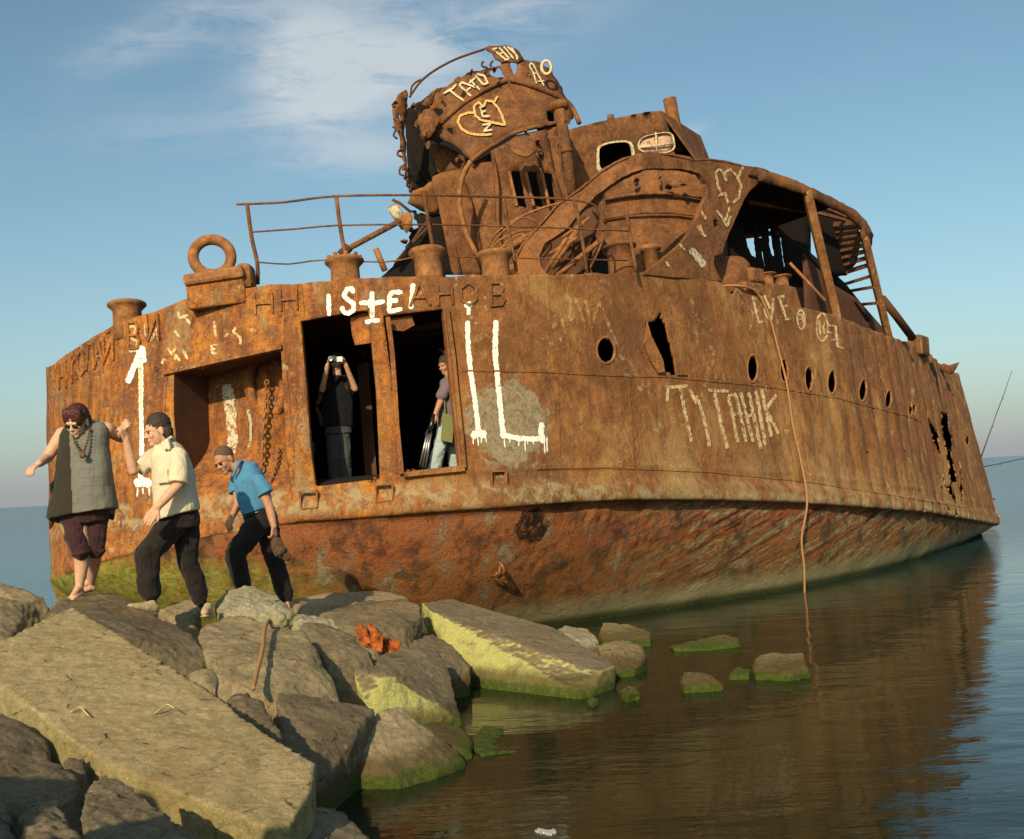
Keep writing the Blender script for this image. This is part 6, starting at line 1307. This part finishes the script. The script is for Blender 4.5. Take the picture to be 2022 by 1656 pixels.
fused('jeans', [loft_geo([(P(883,832,d4), (.125,0,0), (0,.15,0)), (P(883,850,d4), (.14,0,0), (0,.16,0))])]+limb([P(877,852,14.1), P(866,890,14.1), P(853,944,14.15)], [.105,.09,.085])+limb([P(892,852,14.3), P(896,890,14.3), P(902,944,14.35)], [.105,.09,.085]), .01, 'jeans', tm, 3, disp=(.1,.03))
shoe(P(856,954,14.15), P(846,956,14.05), tm, 'black_plastic', .045); shoe(P(904,956,14.35), P(896,957,14.2), tm, 'black_plastic', .045)
bg_ = fused('shoulder_bag', [box_geo(P(884,845,13.95), (.075,0,-.02), (0,.03,0), (.02,0,.17)), ], .008, 'olive', None, 4); tag(bg_, 'olive canvas shoulder bag at the hip of the man with the tripod', 'bag')
tube('strap', [P(880,825,13.97), P(878,795,13.99), P(888,752,14.03)], .010, 'olive', bg_, n=6)
tp = thing('tripod', 'folded silver tripod held by the man behind the right doorway', 'tripod', P(833,921,13.9))
mesh('tripod_head', *tube_geo([P(856,818,13.92), P(852,838,13.91), P(846,852,13.9)], [.02,.034,.028], 12), 'black_plastic', tp, True)
for k, (u, w_) in enumerate(((828,.0),(834,.02),(840,.04))): mesh('leg', *tube_geo([P(845+k*3,850,13.9+w_), P(u,923,13.9+w_)], [.018,.012], 10), 'silver', tp, True)
tube('handle', [P(850,835,13.9), P(845,848,13.86), P(838,858,13.84)], .008, 'black_plastic', tp, n=6)

# --- angler sitting at the far end of the hull
fd = 30.0
an = person('angler behind the far end of the hull, only a hand and bare leg showing', 1962, 1015, fd)
hc = P(1938,930,fd+.4); hg, f_, u_, r_ = head_geo(hc, (1,-.2,-.2), (0,0,1), 1.0)
body = hg+[capsule_geo(P(1937,945,fd+.4), hc, .06, .06), capsule_geo(P(1938,992,fd+.4), P(1937,955,fd+.4), .14, .13)]+limb([P(1942,957,fd+.2), P(1946,974,fd), P(1957,981,fd-.1)], [.05,.045,.03])+hand_geo(P(1957,981,fd-.1), (1,0,-.15), (0,0,1), .9, 1.1, 1)
body += limb([P(1940,992,fd+.3), P(1958,993,fd), P(1967,1016,fd)], [.085,.06,.038])+limb([P(1967,1016,fd), P(1975,1020,fd)], [.04,.03])+limb([P(1940,992,fd+.5), P(1952,994,fd+.3), P(1956,1016,fd+.3)], [.085,.06,.038])
fused('body', body, .012, 'skin_tan', an, 1); hair_cap('hair', hc, f_, u_, r_, 1.05, 'hair_brown', an, 0, 0, (.03,.01))
fused('shirt', [capsule_geo(P(1938,990,fd+.4), P(1937,953,fd+.4), .16, .15)], .02, 'black_shirt', an, 1)
for lab, pts in (('long thin fishing rod rising steeply beyond the end of the hull', [P(1936,905,30.2), P(1960,838,30.2), P(1980,785,30.3), P(1998,733,30.4)]), ('fishing rod held out low over the water beyond the hull', [P(1938,921,30.2), P(1975,914,30.0), P(2030,902,29.7), P(2075,893,29.4)])):
    r_o = thing('fishing_rod', lab, 'fishing rod', pts[0]); v, f = tube_geo(smoothpts(pts, 4), list(np.linspace(.018,.006,13)), 6); mesh('blank', v, f, 'black_plastic', r_o, True)
    for q in pts[1:3]: mesh('line_guide', *ring_geo(q-Vector((0,0,.03)), (0,.025,0), (0,0,.025), .006, 12, 5), 'black_plastic', r_o, True)
